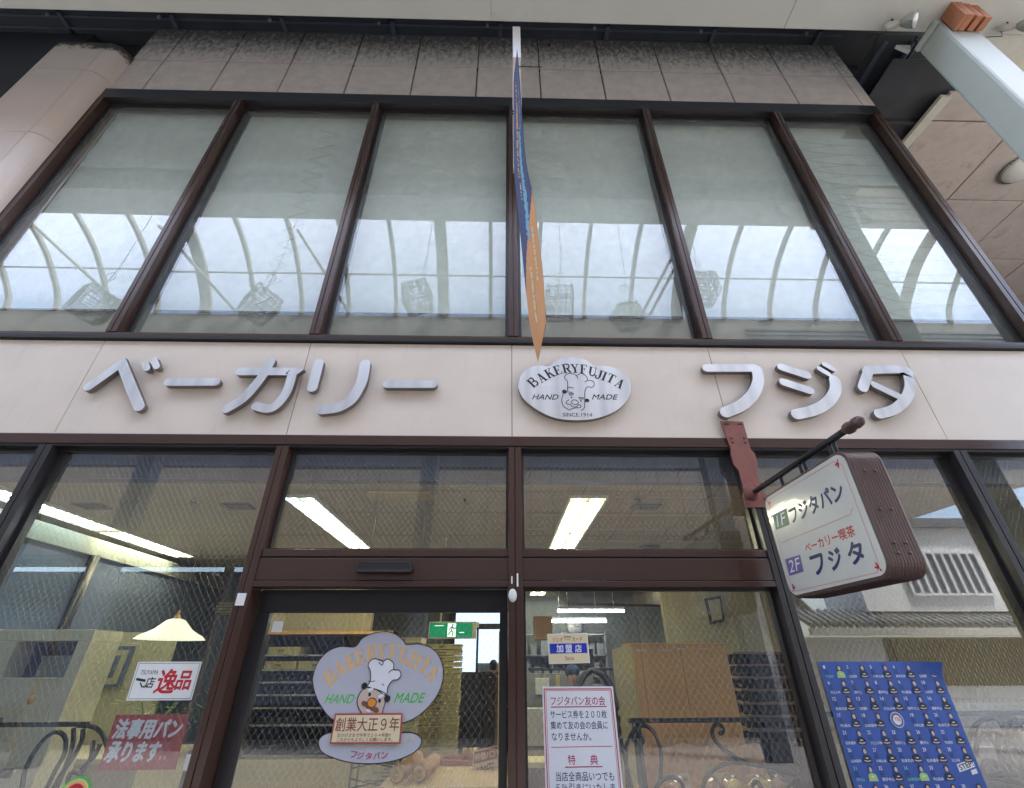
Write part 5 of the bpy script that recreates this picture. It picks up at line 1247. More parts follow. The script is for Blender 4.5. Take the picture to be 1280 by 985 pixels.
# iron fences and breads behind the windows
def fence(label, x0, x1, ztop, curves, posts, cat='fence'):
    t = thing('iron_fence', label, cat, ((x0 + x1) / 2, .30, .3), 'black scrollwork fences behind the glass')
    MB().box(x0, .285, ztop - .014, x1, .315, ztop + .014).build('top_rail', 'iron', t, .003)
    MB().box(x0, .285, .40, x1, .315, .425).build('bottom_rail', 'iron', t, .003)
    for x in posts: MB().box(x - .012, .288, .02, x + .012, .312, ztop - .0145).build('post', 'iron', t)
    for i, c_ in enumerate(curves):
        MB().tube([(u, .300 + .002 * (i % 3), v) for u, v in smooth_pts(c_, 4)], .0135, 7).build('scroll', 'iron', t)
    return t
fence('black scrollwork fence in front of the brown board cabinet', .90, 2.012, 1.258, FENCE_R, (.935, .965))
fence('black scrollwork fence seen through the left window below the pale machine', XL + .1, -2.80, 1.255, FENCE_L, (-3.4,))
fence('dense black scrollwork fence right of the blue team poster', 2.12, 5.3, 1.288, FENCE_RR, (2.25, 4.2))
t = thing('bread_ledge', 'wooden ledge behind the fence carrying wrapped breads', 'ledge', (1.7, .55, .4)); bx('board', (1.1, .36, .77, 2.012, .74, .80), 'wood', t); 
for x in (1.15, 1.95): bx('bracket', (x - .02, .5, .3, x + .02, .7, .77), 'iron', t)
for i, (x, lb, m_) in enumerate(((1.28, 'wrapped bread at the left end of the window ledge', 'bread'), (1.50, 'dark wrapped bread, second on the window ledge', 'bread'), (1.66, 'pale yellow wrapped bread near the middle of the ledge', 'crumb'), (1.84, 'cream wrapped bread beside the right end of the ledge', 'crumb'), (1.97, 'half hidden wrapped bread against the dark mullion', 'bread'))):
    t = thing('wrapped_bread', lb, 'bread', (x, .56, .80), 'wrapped breads on the window ledge')
    mb = MB(); mb.ball((x, .56, .845), (.085, .075, .048), 14, 10); 
    for k, v in enumerate(mb.v): mb.v[k] = (v[0] + .006 * math.sin(v[2] * 90 + v[1] * 70), v[1], max(.801, v[2] + .008 * math.sin(v[0] * 80)))
    mb.build('loaf', m_, t)
    mb = MB(); mb.ball((x, .56, .850), (.096, .084, .060), 11, 7)
    for k, v in enumerate(mb.v): mb.v[k] = (v[0] + .010 * math.sin(v[2] * 190 + k), v[1] + .008 * math.cos(k * 2.3), max(.801, v[2] + .012 * math.sin(k * 1.7)))
    mb.build('wrapper', 'film', t)
for x, lb in ((1.33, 'white card behind the leftmost wrapped bread'), (1.62, 'white card with a scribble behind the yellow bread')): 
    t = thing('price_label', lb, 'label', (x, .66, .80)); MB().prism([(x - .05, .80), (x + .06, .80), (x + .06, .91), (x - .05, .91)], XZ(.67), 0, .004).build('card', 'creampaper', t); mb = MB(); poly_line(mb, [(x - .01, .875), (x, .86), (x + .01, .88), (x + .02, .862), (x + .035, .88)], .006, XZ(.67), .0045, False); mb.build('scribble', 'black', t, recalc=False)
# cream showcase
t = thing('glass_showcase', 'cream framed showcase with grey glass front behind the right windows', 'showcase', (4.3, 1.2, 0))
poly = rrect(3.42, .35, 5.2, 1.305, .06)
MB().box(3.42, 1.10, 1.215, 5.0, 1.5, 1.305).box(3.42, 1.10, .35, 3.50, 1.5, 1.2149).box(4.40, 1.10, .35, 4.50, 1.5, 1.2149).box(3.50, 1.10, .35, 4.40, 1.5, .60).build('frame', 'appliance', t, .02)
bx('inner_panel', (3.50, 1.40, .60, 4.40, 1.45, 1.2149), 'int_grey', t); bx('shelf', (3.50, 1.14, .985, 4.40, 1.39, .995), 'metal', t)
bx('glass_front', (3.50, 1.115, .60, 4.40, 1.121, 1.2149), 'glass', t)
# left nook
t = thing('pale_machine', 'pale yellow upright machine with a dark recessed opening at the far left window', 'machine', (-4.4, 1.5, 0))
MB().box(-4.86, 1.50, 1.80, -3.93, 1.9, 1.90).box(-4.86, 1.50, .02, -4.62, 1.9, 1.7999).box(-4.05, 1.50, .02, -3.93, 1.9, 1.7999).box(-4.6199, 1.50, .02, -4.0501, 1.9, 1.50).build('body', 'appliance', t, .006)
bx('opening', (-4.6199, 1.72, 1.5001, -4.0501, 1.88, 1.7999), 'rubber', t); bx('dispenser', (-4.40, 1.60, 1.5001, -4.12, 1.70, 1.68), 'int_grey', t)
MB().box(-4.50, 1.489, 1.13, -4.42, 1.4985, 1.20).build('label', 'int_blue', t); MB().lathe([(.035, 0), (.03, -.006)], (-4.25, 1.499, 1.33), 10, 'y').build('emblem', 'wood', t); MB().box(-4.34, 1.490, .78, -4.14, 1.4985, .84).build('grille', 'dark', t)
t = thing('framed_picture', 'dark framed picture on the cream screen wall behind the left window', 'picture', (-4.4, 2.88, 1.3))
MB().prism([(-4.80, 1.36), (-4.45, 1.38), (-4.44, 1.80), (-4.79, 1.80)], XZ(2.895), 0, .03).build('frame', 'int_blue', t); MB().prism([(-4.76, 1.40), (-4.49, 1.41), (-4.48, 1.76), (-4.75, 1.76)], XZ(2.895), .0305, .032).build('mount', 'int_wall', t); MB().prism([(-4.69, 1.47), (-4.56, 1.47), (-4.55, 1.70), (-4.68, 1.70)], XZ(2.895), .0325, .033).build('print', 'int_blue', t)
t = thing('wall_switch', 'small wall switch below the framed picture', 'switch', (-4.78, 2.89, 1.15)); bx('plate', (-4.72, 2.885, 1.16, -4.64, 2.898, 1.28), 'int_wall', t); bx('rocker', (-4.70, 2.878, 1.19, -4.66, 2.8845, 1.26), 'dark', t)
t = thing('pendant_lamp', 'milky scalloped pendant lamp with a brass tip above the left sticker', 'lamp', (-3.62, 2.2, 1.85))
mb = MB(); prof = [(.335, 0), (.30, .035), (.24, .065), (.18, .10), (.13, .15), (.09, .19), (.05, .205)]; n = 32; vs = []; fs = []
for r, h in prof:
    for k in range(n): a = 2 * PI * k / n; rr_ = r * (1 + .03 * math.cos(8 * a)); vs.append((-3.62 + rr_ * math.cos(a), 2.2 + rr_ * math.sin(a), 1.84 + h))
for i in range(len(prof) - 1):
    for k in range(n): fs.append((i * n + k, i * n + (k + 1) % n, (i + 1) * n + (k + 1) % n, (i + 1) * n + k))
mb.add(vs, fs, True); o = mb.build('shade', 'lampshade', t, recalc=False)
MB().lathe([(.05, 0), (.03, .02), (.035, .04), (.015, .06), (.012, .10)], (-3.62, 2.2, 2.03), 12).build('cap', 'wood', t); MB().tube([(-3.62, 2.2, 2.1), (-3.62, 2.2, 3.0)], .005, 5).build('cord', 'wire', t)
t = thing('wall_vent', 'slatted air grille high on the slate blue wall above the pendant lamp', 'vent', (-4.5, 5.1, 2.4))
bx('frame', (-4.95, 5.16, 2.34, -4.25, 5.198, 2.56), 'int_grey', t)
for k in range(4): bx('slat', (-4.92, 5.145, 2.37 + k * .045, -4.28, 5.158, 2.39 + k * .045), 'cream', t)
t = thing('potted_plant', 'leafy green plant behind the white sticker in the left nook', 'plant', (-3.7, 2.5, 0))
MB().lathe([(.12, 0), (.16, .5), (.17, .5), (.15, .48)], (-3.7, 2.5, .4), 16).build('pot', 'int_wall', t)
for k in range(70):
    a = rnd.uniform(0, 2 * PI); e = rnd.uniform(-.2, 1.2); r = rnd.uniform(.12, .42); c_ = Vector((-3.7 + r * math.cos(a) * 1.1, 2.5 + r * math.sin(a) * .6, 1.10 + r * math.sin(e) * .9)); L = rnd.uniform(.06, .12)
    d = Vector((math.cos(a), math.sin(a) * .6, rnd.uniform(-.6, .5))).normalized(); s__ = d.cross(Vector((0, 0, 1))).normalized() * L * .3
    if k == 0: leafs = MB()
    leafs.add([c_, c_ + d * L * .5 + s__, c_ + d * L, c_ + d * L * .5 - s__], [(0, 1, 2, 3)])
o = leafs.build('foliage', 'leaf', t, recalc=False); o["kind"] = 'stuff'
mb = MB()
for k in range(6): a = k; mb.tube([(-3.7, 2.5, .88), (-3.7 + .2 * math.cos(a), 2.5 + .12 * math.sin(a), 1.25)], .006, 5)
mb.build('stem', 'leaf', t)
t = thing('service_counter', 'low cream counter along the left window under the pale machine', 'counter', (-3.6, 2.0, 0)); bx('top', (-4.85, 1.95, .80, -3.36, 2.85, .84), 'appliance', t); bx('base', (-4.8, 2.0, .02, -3.4, 2.8, .80), 'int_wall', t)
t = thing('side_blind', 'grey blue column of fabric hanging at the right side of the left nook', 'curtain', (-2.4, 3.0, 0)); MB().box(-3.24, 2.95, .3, -3.02, 3.0, 2.3).build('fabric', 'int_grey', t)

# ================================================================ STREET SIDE: PILLAR, GIRDER, COLUMN, SOFFITS
t = thing('round_pillar', 'pink beige tiled pillar with a rounded corner left of the windows, sooty at its top', 'pillar', (-6.2, -.1, 0))
def pil(ox): 
    r = .22; pts = []
    x0, x1, y0, y1 = -6.77 - ox, -5.655 + ox, -.22 - ox, .25
    pts = [(x1, y1)] + [(x1 - r + r * math.cos(a), y0 + r + r * math.sin(a)) for a in [-PI / 2 * k / 10 for k in range(11)]] + [(x0 + r - r * math.sin(a), y0 + r - r * math.cos(a)) for a in [PI / 2 * k / 10 for k in range(11)]] + [(x0, y1)]
    return pts
MB().prism([(u, v) for u, v in pil(-.006)], lambda u, v, d: (u, v, d), 0.0, 9.5).build('core', 'joint', t)
zs = [0, 1.25, 2.76, 4.26, 5.765, 7.27, 8.773, 9.56]
P0 = pil(0.0)
cut = 11
for z0, z1 in zip(zs[:-1], zs[1:]):
    for seg in (P0[0:12], P0[11:14] , P0[12:24]):
        pass
    A = P0[0:12]; Bf = [P0[11], P0[12]]; Cc = P0[12:24]
    for seg in (A, Bf, Cc):
        inner_ = [(-6.2 + (u + 6.2) * .985, .3 + (v - .3) * .985) for u, v in seg][::-1]
        s2 = list(seg)
        # trim ends for a fine vertical joint
        a, b_ = Vector(s2[-2]), Vector(s2[-1]); s2[-1] = tuple(b_ - (b_ - a).normalized() * .004)
        MB().prism(s2 + inner_, lambda u, v, d: (u, v, d), z0 + .004, z1 - .004).build('tile', 'pillar', t)
t = thing('arcade_girder', 'wide cream painted girder running along the street above the facade', 'girder', (0, -1.36, 8.2))
bx('box_beam', (-22, -1.62, 8.2, 22, -1.12, 8.75), 'girder', t, .006)
bx('added_light_sheet', (-22, -1.19, 8.751, 22, -1.15, 10.655), 'frosted', t)  # added frosted sheet: brightens frieze and blinds, veils the upper reflections
bx('splice_plate', (-.165, -1.60, 8.190, .30, -1.145, 8.1995), 'girder', t, .002)
for x in (-.13, .26):
    for y in (-1.2, -1.5): MB().lathe([(.012, 0), (.012, -.007), (.006, -.010)], (x, y, 8.19), 8).build('bolt', 'girder', t)
for x in (3.35, -6.2, 9.6): bx('panel_joint', (x, -1.615, 8.1975, x + .004, -1.125, 8.1995), 'joint', t)
t = thing('square_column', 'pale green white square steel column at the upper right with softened edges', 'column', (5.31, -1.1, 0))
bx('shaft', (5.12, -1.25, 0, 5.51, -.94, 8.12), 'column', t, .03)
MB().prism([(-.94, 8.199), (-1.25, 8.199), (-1.25, 8.12), (-.94, 8.12)], lambda u, v, d: (5.08 + d, u, v), .0, .47).build('capital', 'column', t, .02)
MB().prism([(4.92, 8.31), (5.10, 8.31), (5.03, 8.16)], XZ(-.90), 0, .04).build('gusset', 'column', t)
t = thing('terracotta_block', 'orange brown hollow terracotta block clamped to the front of the column head', 'block', (5.35, -1.35, 7.9))
mb = MB()
bx('front_plate', (5.155, -1.42, 7.88, 5.20, -1.262, 8.9), 'terracotta', t, .004)
for i, x in enumerate((5.203, 5.31, 5.42)): bx('rib', (x, -1.42 + .012 * i, 7.88, x + .075, -1.262, 8.9), 'terracotta', t, .006)
# beige panel right of the column
struct(bx('passage_eave', (6.75, -.84, 8.90, 16, 0.0, 8.96), 'cream'))
struct(bx('eave_panel', (5.75, -1.115, 8.22, 14, -.85, 8.32), 'cream'))
def spot(x, y, z, label, rx):
    t = thing('spotlight', label, 'spotlight', (x, y, z), 'reflector spotlights on the girder')
    Rm = Matrix.Translation((x, y, z)) @ Matrix.Rotation(rx[1], 4, 'Z') @ Matrix.Rotation(rx[0], 4, 'X')
    mb = MB().lathe([(.035, .0), (.04, .05), (.04, .12), (.035, .125), (.03, .13), (.03, .16)], (0, 0, -.16), 16); mb.xf(Rm); mb.build('socket', 'cream', t)
    mb = MB(); n = 20; prof = [(.035, 0), (.05, .02), (.075, .07), (.092, .13), (.095, .135), (.088, .135), (.07, .075), (.03, .02)]
    mb.lathe(prof, (0, 0, 0), n); mb.xf(Rm); mb.build('reflector', 'metal', t)
    mb = MB().ball((0, 0, .07), (.04, .04, .05), 12, 8); mb.xf(Rm); mb.build('bulb', 'white', t)
    MB().tube([(x, y, z + .02), (x - .02, y + .03, z + .10), (x - .03, y + .02, 8.199)], .009, 6).build('bracket', 'iron', t)
    MB().tube([tuple(Rm @ Vector((0, 0, -.15))), (x - .10, y + .10, z - .02), (x - .16, y + .16, 8.17), (x - .20, y + .2, 8.199)], .005, 5).build('cable', 'wire', t)
spot(4.62, -1.26, 8.06, 'spotlight under the girder left of the square column', (2.2, .9))
spot(6.02, -1.26, 8.06, 'spotlight on the right of the square column near the picture corner', (2.3, .9))
# dark soffit between girder and facade
t = thing('dark_soffit', 'dark sheet soffit with rails between the girder and the top of the facade', 'soffit', (0, -.5, 10.6))
for k in range(-8, 4):
    x0 = -.09 + 1.76 * k
    bx('sheet', (x0 + .03, -1.1, 10.60, x0 + 1.72, .25, 10.64), 'soffit', t)
    bx('cross_rail', (x0 - .03, -.20, 10.555, x0 + .03, .02, 10.5999), 'rail', t)
bx('long_rail', (-14, -.155, 10.575, 5.6, -.125, 10.5999), 'rail', t); bx('long_rail', (-14, .0, 10.562, 5.55, .028, 10.5999), 'rail', t); bx('closing_strip', (-14, -.6, 10.5, 5.6, -.28, 10.5999), 'rubber', t)
for k in range(-4, 4): bx('hanger_clip', (-.32 + 1.75 * k, -.20, 10.52, -.28 + 1.75 * k, -.16, 10.5749), 'int_grey', t)
bx('end_wall', (-14, .1, 8.6, -6.8, .3, 10.6), 'soffit', t); bx('cover_sheet', (-16, -1.12, 10.66, 8, 3, 10.72), 'soffit', t); bx('end_wall', (-7.0, .27, 8.4, -5.6, .34, 10.66), 'soffit', t); bx('corner_panel', (5.50, .31, 8.9, 9, .36, 10.66), 'soffit', t)
t = thing('left_neighbour_wall', 'slate grey wall of the neighbouring building beyond the pillar', 'building', (-9, 1, 0)); bx('wall', (-14, .6, 0, -6.8, .8, 8.6), 'int_grey', t)
t = thing('right_dark_canopy', 'dark sheet canopy with blue grey rails at the upper right corner of the facade', 'canopy', (5.6, 0, 9))
for i, (a, b_) in enumerate(((5.53, 6.2), (6.24, 6.9))): pass
bx('sheet', (5.52, -.55, 9.60, 6.05, 1.6, 9.64), 'soffit', t); bx('sheet', (6.08, -.55, 9.58, 7.2, 1.6, 9.62), 'soffit', t)
bx('upstand', (5.52, .06, 8.66, 5.60, .30, 9.60), 'soffit', t)
MB().prism([(5.60, -.5), (5.65, -.5), (5.70, 1.6), (5.65, 1.6)], lambda u, v, d: (u, v, 9.50 + d), 0, .06).build('rail', 'rail', t)
MB().prism([(6.02, -.5), (6.06, -.5), (6.14, 1.6), (6.10, 1.6)], lambda u, v, d: (u, v, 9.50 + d), 0, .07).build('rail', 'rail', t)
MB().prism([(6.09, -.5), (6.13, -.5), (6.21, 1.6), (6.17, 1.6)], lambda u, v, d: (u, v, 9.50 + d), 0, .07).build('rail', 'rail', t)
bx('dark_panel', (5.50, -.5, 8.98, 6.72, 1.9, 9.0), 'soffit', t)
# stone ceiling of the passage beside the shop
t = thing('stone_ceiling', 'brown cleft stone tiles on the ceiling of the side passage at the right', 'ceiling', (8, 4, 8.85))
def SKW(u, v, d): return (u + (1.644 - v) * -.03 + 0.0, v, 8.85 + d)
bx('backing', (6.55, .0, 8.93, 16, 12, 9.0), 'joint', t)
MB().prism([(6.36, -.10), (6.52, -.10), (6.40, 1.6), (6.27, 1.6)], lambda u, v, d: (u + .10, v, 8.82 + d), 0, .06).build('edge_strip', 'cream', t)
yj = [-.9, .266, 1.644, 3.02, 4.4, 5.8, 7.2, 8.6, 10.0, 11.4]
xj = [5.2, 6.63, 8.05, 9.47, 10.9, 12.3, 13.7]
for a, b_ in zip(yj[:-1], yj[1:]):
    for c_, d_ in zip(xj[:-1], xj[1:]):
        if b_ < 1.7 and c_ < 6: continue
        a = max(a, -.15)
        if a < 0 and c_ < 6: continue
        if a > 1.6 and c_ < 5.9 and False: continue
        MB().prism([(c_ + .012, a + .012), (d_ - .012, a + .012), (d_ - .012, b_ - .012), (c_ + .012, b_ - .012)], SKW, random.uniform(-.006, .006), .07).build('tile', 'stone', t, .006)
t2 = thing('globe_lamp', 'frosted dome lamp on the stone ceiling at the right picture edge', 'lamp', (8.9, 1.1, 8.7)); MB().ball((8.75, 1.0, 8.82), (.26, .26, .14), 18, 12).build('globe', 'white', t2); MB().lathe([(.28, 0), (.28, .03)], (8.75, 1.0, 8.80), 24).build('rim', 'metal', t2)
t = thing('right_neighbour_building', 'grey side wall of the building beyond the passage', 'building', (14, 6, 0)); bx('wall', (13.8, .2, 0, 14.0, 12, 9.0), 'int_grey', t); bx('wall', (5.45, 8.9, 0, 14.0, 9.1, 9.0), 'int_grey', t); bx('side_wall', (5.535, .3, 0, 5.65, 8.9, 8.84), 'int_wall', t)

# banner and its pole
t = thing('banner_pole', 'slim square pole hanging down in front of the centre, white above and tan below', 'pole', (.118, -1.05, 5.5))
bx('lower_pole', (.078, -1.06, 5.46, .168, -1.00, 7.44), 'poletan', t, .003); bx('upper_pole', (.082, -1.075, 7.445, .172, -1.01, 8.195), 'polewhite', t, .003)
MB().tube([(.12, -1.07, 7.40), (.115, -1.095, 7.36), (.112, -1.10, 7.30)], .008, 6).build('hook', 'metal', t)
MB().tube([(.09, -1.06, 6.32), (.06, -1.09, 6.30), (.08, -1.12, 6.27), (.10, -1.09, 6.29), (.09, -1.06, 6.32)], .007, 6).build('ring', 'wire', t)
MB().tube([(.12, -1.07, 7.25), (.40, -1.07, 7.25)], .005, 5).build('pin', 'wire', t)
t = thing('hanging_banner', 'narrow blue and orange vertical banner seen almost edge on before the middle windows', 'banner', (.16, -1.2, 3.4))
FAR = [(.112, 7.28), (.088, 6.897), (.084, 6.287), (.082, 5.506), (.099, 5.058), (.133, 4.47), (.161, 3.965), (.188, 3.596), (.230, 3.317)]
NEAR = [(.113, 6.90), (.129, 6.45), (.145, 5.765), (.168, 5.072), (.219, 4.581), (.241, 4.151), (.258, 3.845), (.263, 3.534), (.264, 3.418)]
fa, ne = smooth_pts(FAR, 24), smooth_pts(NEAR, 24)
N, W_ = len(fa), 24
def bpt(i, f): 
    a, b_ = fa[i], ne[i]; bow = .012 * math.sin(PI * f) * math.sin(i * .033)
    return (a[0] + (b_[0] - a[0]) * f + bow, -1.10 - .28 * f, a[1] + (b_[1] - a[1]) * f)
parts_ = {'banner_b': MB(), 'banner_o': MB()}
for i in range(N - 1):
    for k in range(W_):
        f = (k + .5) / W_; z = i / N
        orange = f > 1.0 - (z - .46) * 3.3 if z < .78 else True
        if z < .46: orange = False
        q = [bpt(i, k / W_), bpt(i, (k + 1) / W_), bpt(i + 1, (k + 1) / W_), bpt(i + 1, k / W_)]
        parts_['banner_o' if orange else 'banner_b'].add(q + [(p[0] + .0025, p[1], p[2]) for p in q], [(0, 1, 2, 3), (7, 6, 5, 4)])
parts_['banner_b'].build('blue_field', 'banner_b', t, recalc=False); parts_['banner_o'].build('orange_field', 'banner_o', t, recalc=False)
mbs = {'banner_l': MB(), 'banner_o': MB(), 'whiteprint': MB(), 'creampaper': MB()}
def bglyphs(mb, i0, i1, f0, f1, seed):
    """a column of small printed characters as broken dashes following the cloth"""
    rg = random.Random(seed); i = i0
    while i < i1:
        n = rg.choice((1, 1, 2)); w = rg.uniform(.5, 1.0); s0 = f0 + (f1 - f0) * rg.uniform(0, 1 - w); s1 = s0 + (f1 - f0) * w
        p = [bpt(i, s0), bpt(i, s1), bpt(min(i + n, N - 1), s1), bpt(min(i + n, N - 1), s0)]
        mb.add([(q[0] - .003, q[1], q[2]) for q in p], [(0, 1, 2, 3)]); i += n + (1 if rg.random() < .35 else 0)
bglyphs(mbs['banner_l'], 56, 120, .48, .70, 1); bglyphs(mbs['banner_l'], 58, 118, .46, .66, 8); bglyphs(mbs['banner_o'], 28, 84, .26, .42, 2); bglyphs(mbs['creampaper'], 136, 172, .48, .60, 3); bglyphs(mbs['creampaper'], 112, 146, .76, .84, 4); bglyphs(mbs['creampaper'], 88, 100, .32, .40, 5); bglyphs(mbs['banner_l'], 16, 56, .62, .72, 6)
for k, v in mbs.items():
    if v.v: v.build('printed_lettering', k, t, recalc=False, kind='stuff')

# ================================================================ ARCADE ROOF AND THE FAR SIDE OF THE STREET
t = thing('arcade_roof', 'barrel shaped translucent arcade roof on curved steel ribs over the street', 'roof', (0, -4.3, 10.5))
half = [(-7.0, 10.55), (-6.92, 10.85), (-6.72, 11.12), (-6.40, 11.43), (-6.0, 11.76), (-5.6, 12.0), (-5.1, 12.2), (-4.6, 12.32)]
prof = half + [(-8.62 - y, z) for y, z in half[::-1]][0:]
prof = smooth_pts(prof, 2)
XR_ = [-14.47 + 1.41 * k for k in range(-4, 22)]
for i, x in enumerate(XR_):
    w = .16 if i % 5 == 3 else .055
    d_ = .10
    n = len(prof); vs = []; fs = []
    for y, z in prof:
        cy, cz = -4.31, 9.6; r = Vector((y - cy, z - cz)).normalized()
        vs += [(x - w, y, z), (x + w, y, z), (x + w, y - r.x * d_, z - r.y * d_), (x - w, y - r.x * d_, z - r.y * d_)]
    for k in range(n - 1):
        for q in range(4): fs.append((k * 4 + q, k * 4 + (q + 1) % 4, k * 4 + 4 + (q + 1) % 4, k * 4 + 4 + q))
    fs += [(0, 1, 2, 3), tuple((n - 1) * 4 + q for q in (3, 2, 1, 0))]
    MB().add(vs, fs).build('rib', 'rib', t)
for a, b_ in zip(XR_[:-1], XR_[1:]):
    vs = []; fs = []; n = len(prof)
    for y, z in prof: vs += [(a + .02, y, z + .012), (b_ - .02, y, z + .012)]
    for k in range(n - 1): fs.append((2 * k, 2 * k + 1, 2 * k + 3, 2 * k + 2))
    MB().add(vs, fs, True).build('roof_sheet', 'roofpanel', t, recalc=False)
for y, z in ((-6.22, 11.50), (-2.40, 11.50), (-4.31, 12.22)): MB().tube([(XR_[0], y, z), (XR_[-1], y, z)], .028, 8).build('purlin', 'rib', t)
for a, b_ in (((-12.94, -5.1, 12.05), (-11.17, -6.88, 10.66)), ((-9.5, -5.1, 12.05), (-7.94, -6.88, 10.62)), ((-5.76, -5.1, 12.05), (-4.6, -6.88, 10.65)), ((5.1, -5.1, 12.05), (4.15, -6.88, 10.6)), ((5.35, -5.1, 12.05), (4.4, -6.88, 10.6))): MB().tube([a, b_], .045, 8).build('brace', 'rib', t)
bx('gutter_beam', (-22, -7.35, 9.5, 16.4, -6.95, 10.54), 'rib', t); bx('near_gutter', (-22, -1.63, 10.46, 16.4, -1.2, 10.60), 'rib', t)
for x in (-15.6, -8.65, -1.78, 5.27, 12.3): bx('far_column', (x - .2, -7.3, 0, x + .2, -6.96, 9.499), 'rail', t, .02)
for k in range(4): bx('gutter_fin', (7.2, -6.949, 9.62 + k * .16, 16.4, -6.90, 9.68 + k * .16), 'rail', t)
# hanging wire baskets
def basket(x, y, z, rot, label, s_=.50):
    t = thing('wire_lantern', label, 'lantern', (x, y, z), 'wire cube lanterns hanging under the arcade roof')
    rg = random.Random(int(abs(x) * 100)); mb = MB(); h = s_ / 2
    for ax in range(3):
        for sg in (-1, 1):
            for dr_ in range(2):
                for k in range(5):
                    c = -h + s_ * (k + rg.uniform(.1, .9)) / 5; pts = []
                    for q in range(6):
                        tt = -h + s_ * q / 5; w = c + rg.uniform(-.022, .022)
                        p = [0, 0, 0]; p[ax] = sg * h + rg.uniform(-.012, .012); p[(ax + 1) % 3] = w if dr_ else tt; p[(ax + 2) % 3] = tt if dr_ else w
                        pts.append(tuple(p))
                    mb.tube(pts, .013, 3)
    mb.xf(Matrix.Translation((x, y, z)) @ Matrix.Rotation(rot[0], 4, 'Z') @ Matrix.Rotation(rot[1], 4, 'Y') @ Matrix.Rotation(rot[2], 4, 'X')); mb.build('cage', 'wire', t)
    pts = [(x, y, z + h * .8), (x + .02, y, z + .7)] + [(x + .02 + .11 * math.sin(a), y, z + .82 - .13 * math.cos(a)) for a in [k * PI / 6 for k in range(12)]] + [(x + .03, y, z + .75), (x + .10, y, z + 1.2), (x + .15, y, 12.0)]
    MB().tube(pts, .009, 4).build('cord', 'wire', t)
basket(-8.97, -4.2, 8.42, (.5, .2, .1), 'wire cube lantern reflected in the leftmost upper window', .62)
basket(-5.41, -4.2, 8.50, (.6, -.3, .2), 'wire cube lantern reflected in the second upper window', .60)
basket(-1.95, -4.2, 8.80, (.2, -.12, .05), 'wire cube lantern reflected beside the wide arch in the third upper window', .56)
basket(1.29, -4.2, 8.66, (.1, .05, 0), 'wire cube lantern reflected right of the hanging banner', .60)
basket(2.80, -4.2, 8.30, (.9, .5, .3), 'lowest wire cube lantern reflected by the brace in the fourth window', .50)
basket(4.62, -4.2, 9.15, (.7, .55, .2), 'tilted wire cube lantern reflected across the mullion of the fifth window', .60)
# opposite buildings
t = thing('opposite_tiled_building', 'beige tiled building on the far side of the street with dark shop openings below', 'building', (-2, -9, 0))
bx('upper_wall', (-24, -9.3, 6.6, 16.4, -9.05, 10.5), 'rail', t)
for r in range(3):
    for k in range(30):
        x0 = -6.0 + k * .62
        if x0 + .62 > 7.0 and 4.62 + r * .62 < 4.0 + .278 * (x0 + .62 - 7.0): continue
        if x0 > 12.5: continue
        bx('tile', (x0 + .01, -9.03, 4.62 + r * .62, x0 + .61, -8.995, 5.22 + r * .62), 'opptile', t)
bx('tile_backing', (-24, -9.06, 4.6, 6.9, -9.031, 6.5), 'joint', t)
bx('plain_wall', (-24, -9.04, 4.6, -6.05, -9.0, 6.5), 'opptile', t)
MB().box(-24, -9.06, 3.9, 6.9, -9.0, 4.59).build('shop_fascia', 'opptile', t)
bx('shop_interior', (-24, -10.5, 0, 6.9, -10.4, 3.9), 'soffit', t); bx('canopy', (-24, -9.0, 3.78, 6.9, -7.9, 3.88), 'soffit', t)
for x in (-18, -14, -10.5, -7, -3.5, 0, 3.5, 6.8): bx('shop_post', (x - .09, -9.05, 0, x + .09, -8.9, 3.78), 'timber', t)
for x in (-12.3, -5.3, 1.7): bx('shop_window', (x - 1.4, -9.3, .8, x + 1.4, -9.2, 2.9), 'int_blue', t)
MB().prism([(6.9, 3.9), (7.6, 4.0), (13.2, 5.55), (16.4, 6.3), (16.4, 6.58), (6.9, 6.58)], XZ(-8.97), 0, .02).build('sloping_board', 'opptile', t)
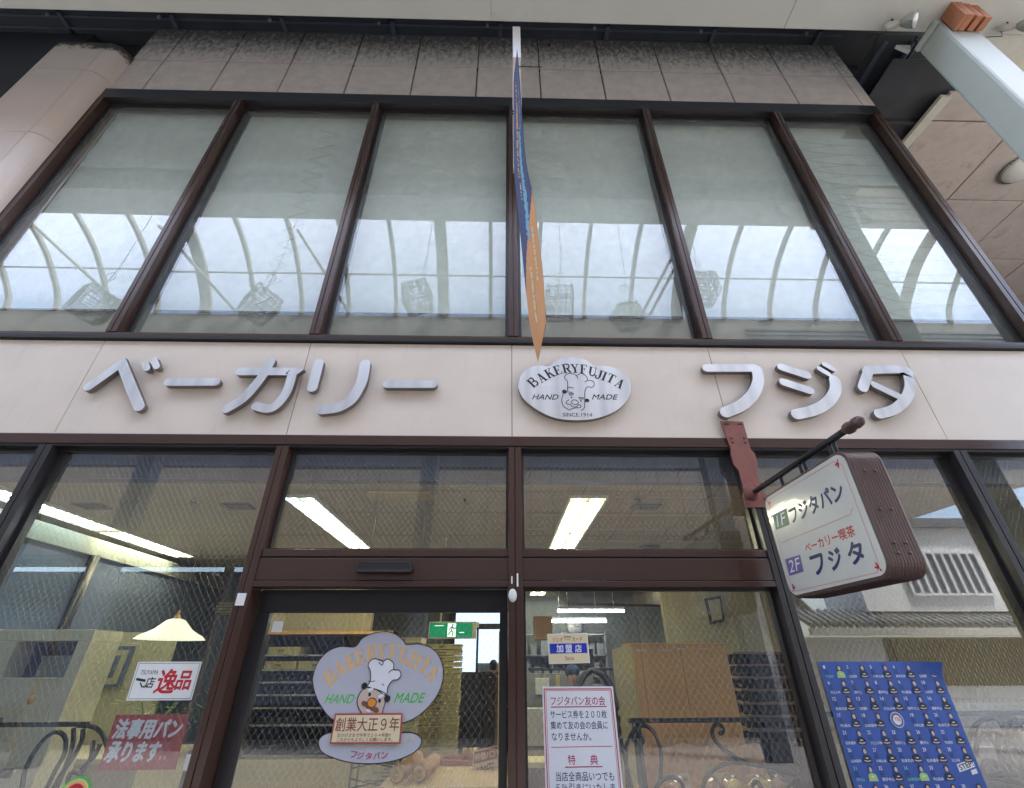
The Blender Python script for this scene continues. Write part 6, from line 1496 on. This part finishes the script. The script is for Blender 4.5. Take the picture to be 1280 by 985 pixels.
# white plaster house seen through the gap
t = thing('plaster_house', 'white plaster house with lattice window and grey tiled eaves across the side street', 'house', (13, -12, 0))
bx('wall', (11.6, -14, 3.0, 20, -12.0, 5.6), 'plaster', t); bx('lower_wall', (9.0, -13.6, 0, 20, -12.4, 2.3), 'plaster', t)
w = MB().box(13.2, -11.99, 3.45, 15.9, -11.9, 3.52).box(13.2, -11.99, 4.74, 15.9, -11.9, 4.82).build('window', 'plaster', t)
bx('pane', (13.2, -11.985, 3.521, 15.9, -11.96, 4.739), 'int_blue', w)
for k in range(10): bx('lattice_bar', (13.2 + k * .29, -11.955, 3.521, 13.28 + k * .29, -11.9, 4.739), 'plaster', w)
MB().prism([(11.2, 5.6), (20, 5.6), (20, 5.9), (11.5, 5.9)], XZ(-11.8), 0, .3).build('roof', 'kawara', t)
def eave(x0, x1, y0, z0, y1, z1, n, par, name='roof_tile'):
    e = MB()
    for k in range(n):
        x = x0 + (x1 - x0) * (k + .5) / n
        e.tube([(x, y0, z0), (x, y1, z1)], (x1 - x0) / n * .36, 7)
    e.add([(x0, y0, z0 - .02), (x1, y0, z0 - .02), (x1, y1, z1 - .02), (x0, y1, z1 - .02)], [(0, 1, 2, 3)])
    o = e.build(name, 'kawara', par); o["kind"] = 'stuff'; return o
eave(9.2, 20, -11.4, 2.55, -12.4, 3.05, 46, t)
bx('eave_board', (9.2, -11.5, 2.30, 20, -11.35, 2.50), 'cream', t)
mb = MB()
for k in range(60): mb.box(12.0 + k * .10, -12.38, 1.0, 12.05 + k * .10, -12.32, 2.25)
o = mb.build('timber_lattice', 'timber', t); o["kind"] = 'stuff'
t = thing('gabled_house', 'small grey tiled gable house at the corner of the side street', 'house', (9.5, -13, 0))
bx('wall', (7.2, -15, 0, 9.4, -12.8, 3.2), 'plaster', t); MB().prism([(6.9, 3.2), (9.8, 3.2), (8.9, 4.3)], XZ(-12.6), 0, 2.4 - 2.0).build('gable', 'plaster', t)
mb = MB()
for s0, s1 in (((6.8, 3.15), (8.9, 4.42)), ((8.9, 4.42), (10.0, 3.1))):
    mb.add([(s0[0], -12.3, s0[1]), (s1[0], -12.3, s1[1]), (s1[0], -15, s1[1]), (s0[0], -15, s0[1]), (s0[0], -12.3, s0[1] - .1), (s1[0], -12.3, s1[1] - .1), (s1[0], -15, s1[1] - .1), (s0[0], -15, s0[1] - .1)], [(0, 1, 2, 3), (4, 7, 6, 5), (0, 4, 5, 1), (2, 6, 7, 3), (1, 5, 6, 2), (0, 3, 7, 4)])
mb.build('roof', 'kawara', t)
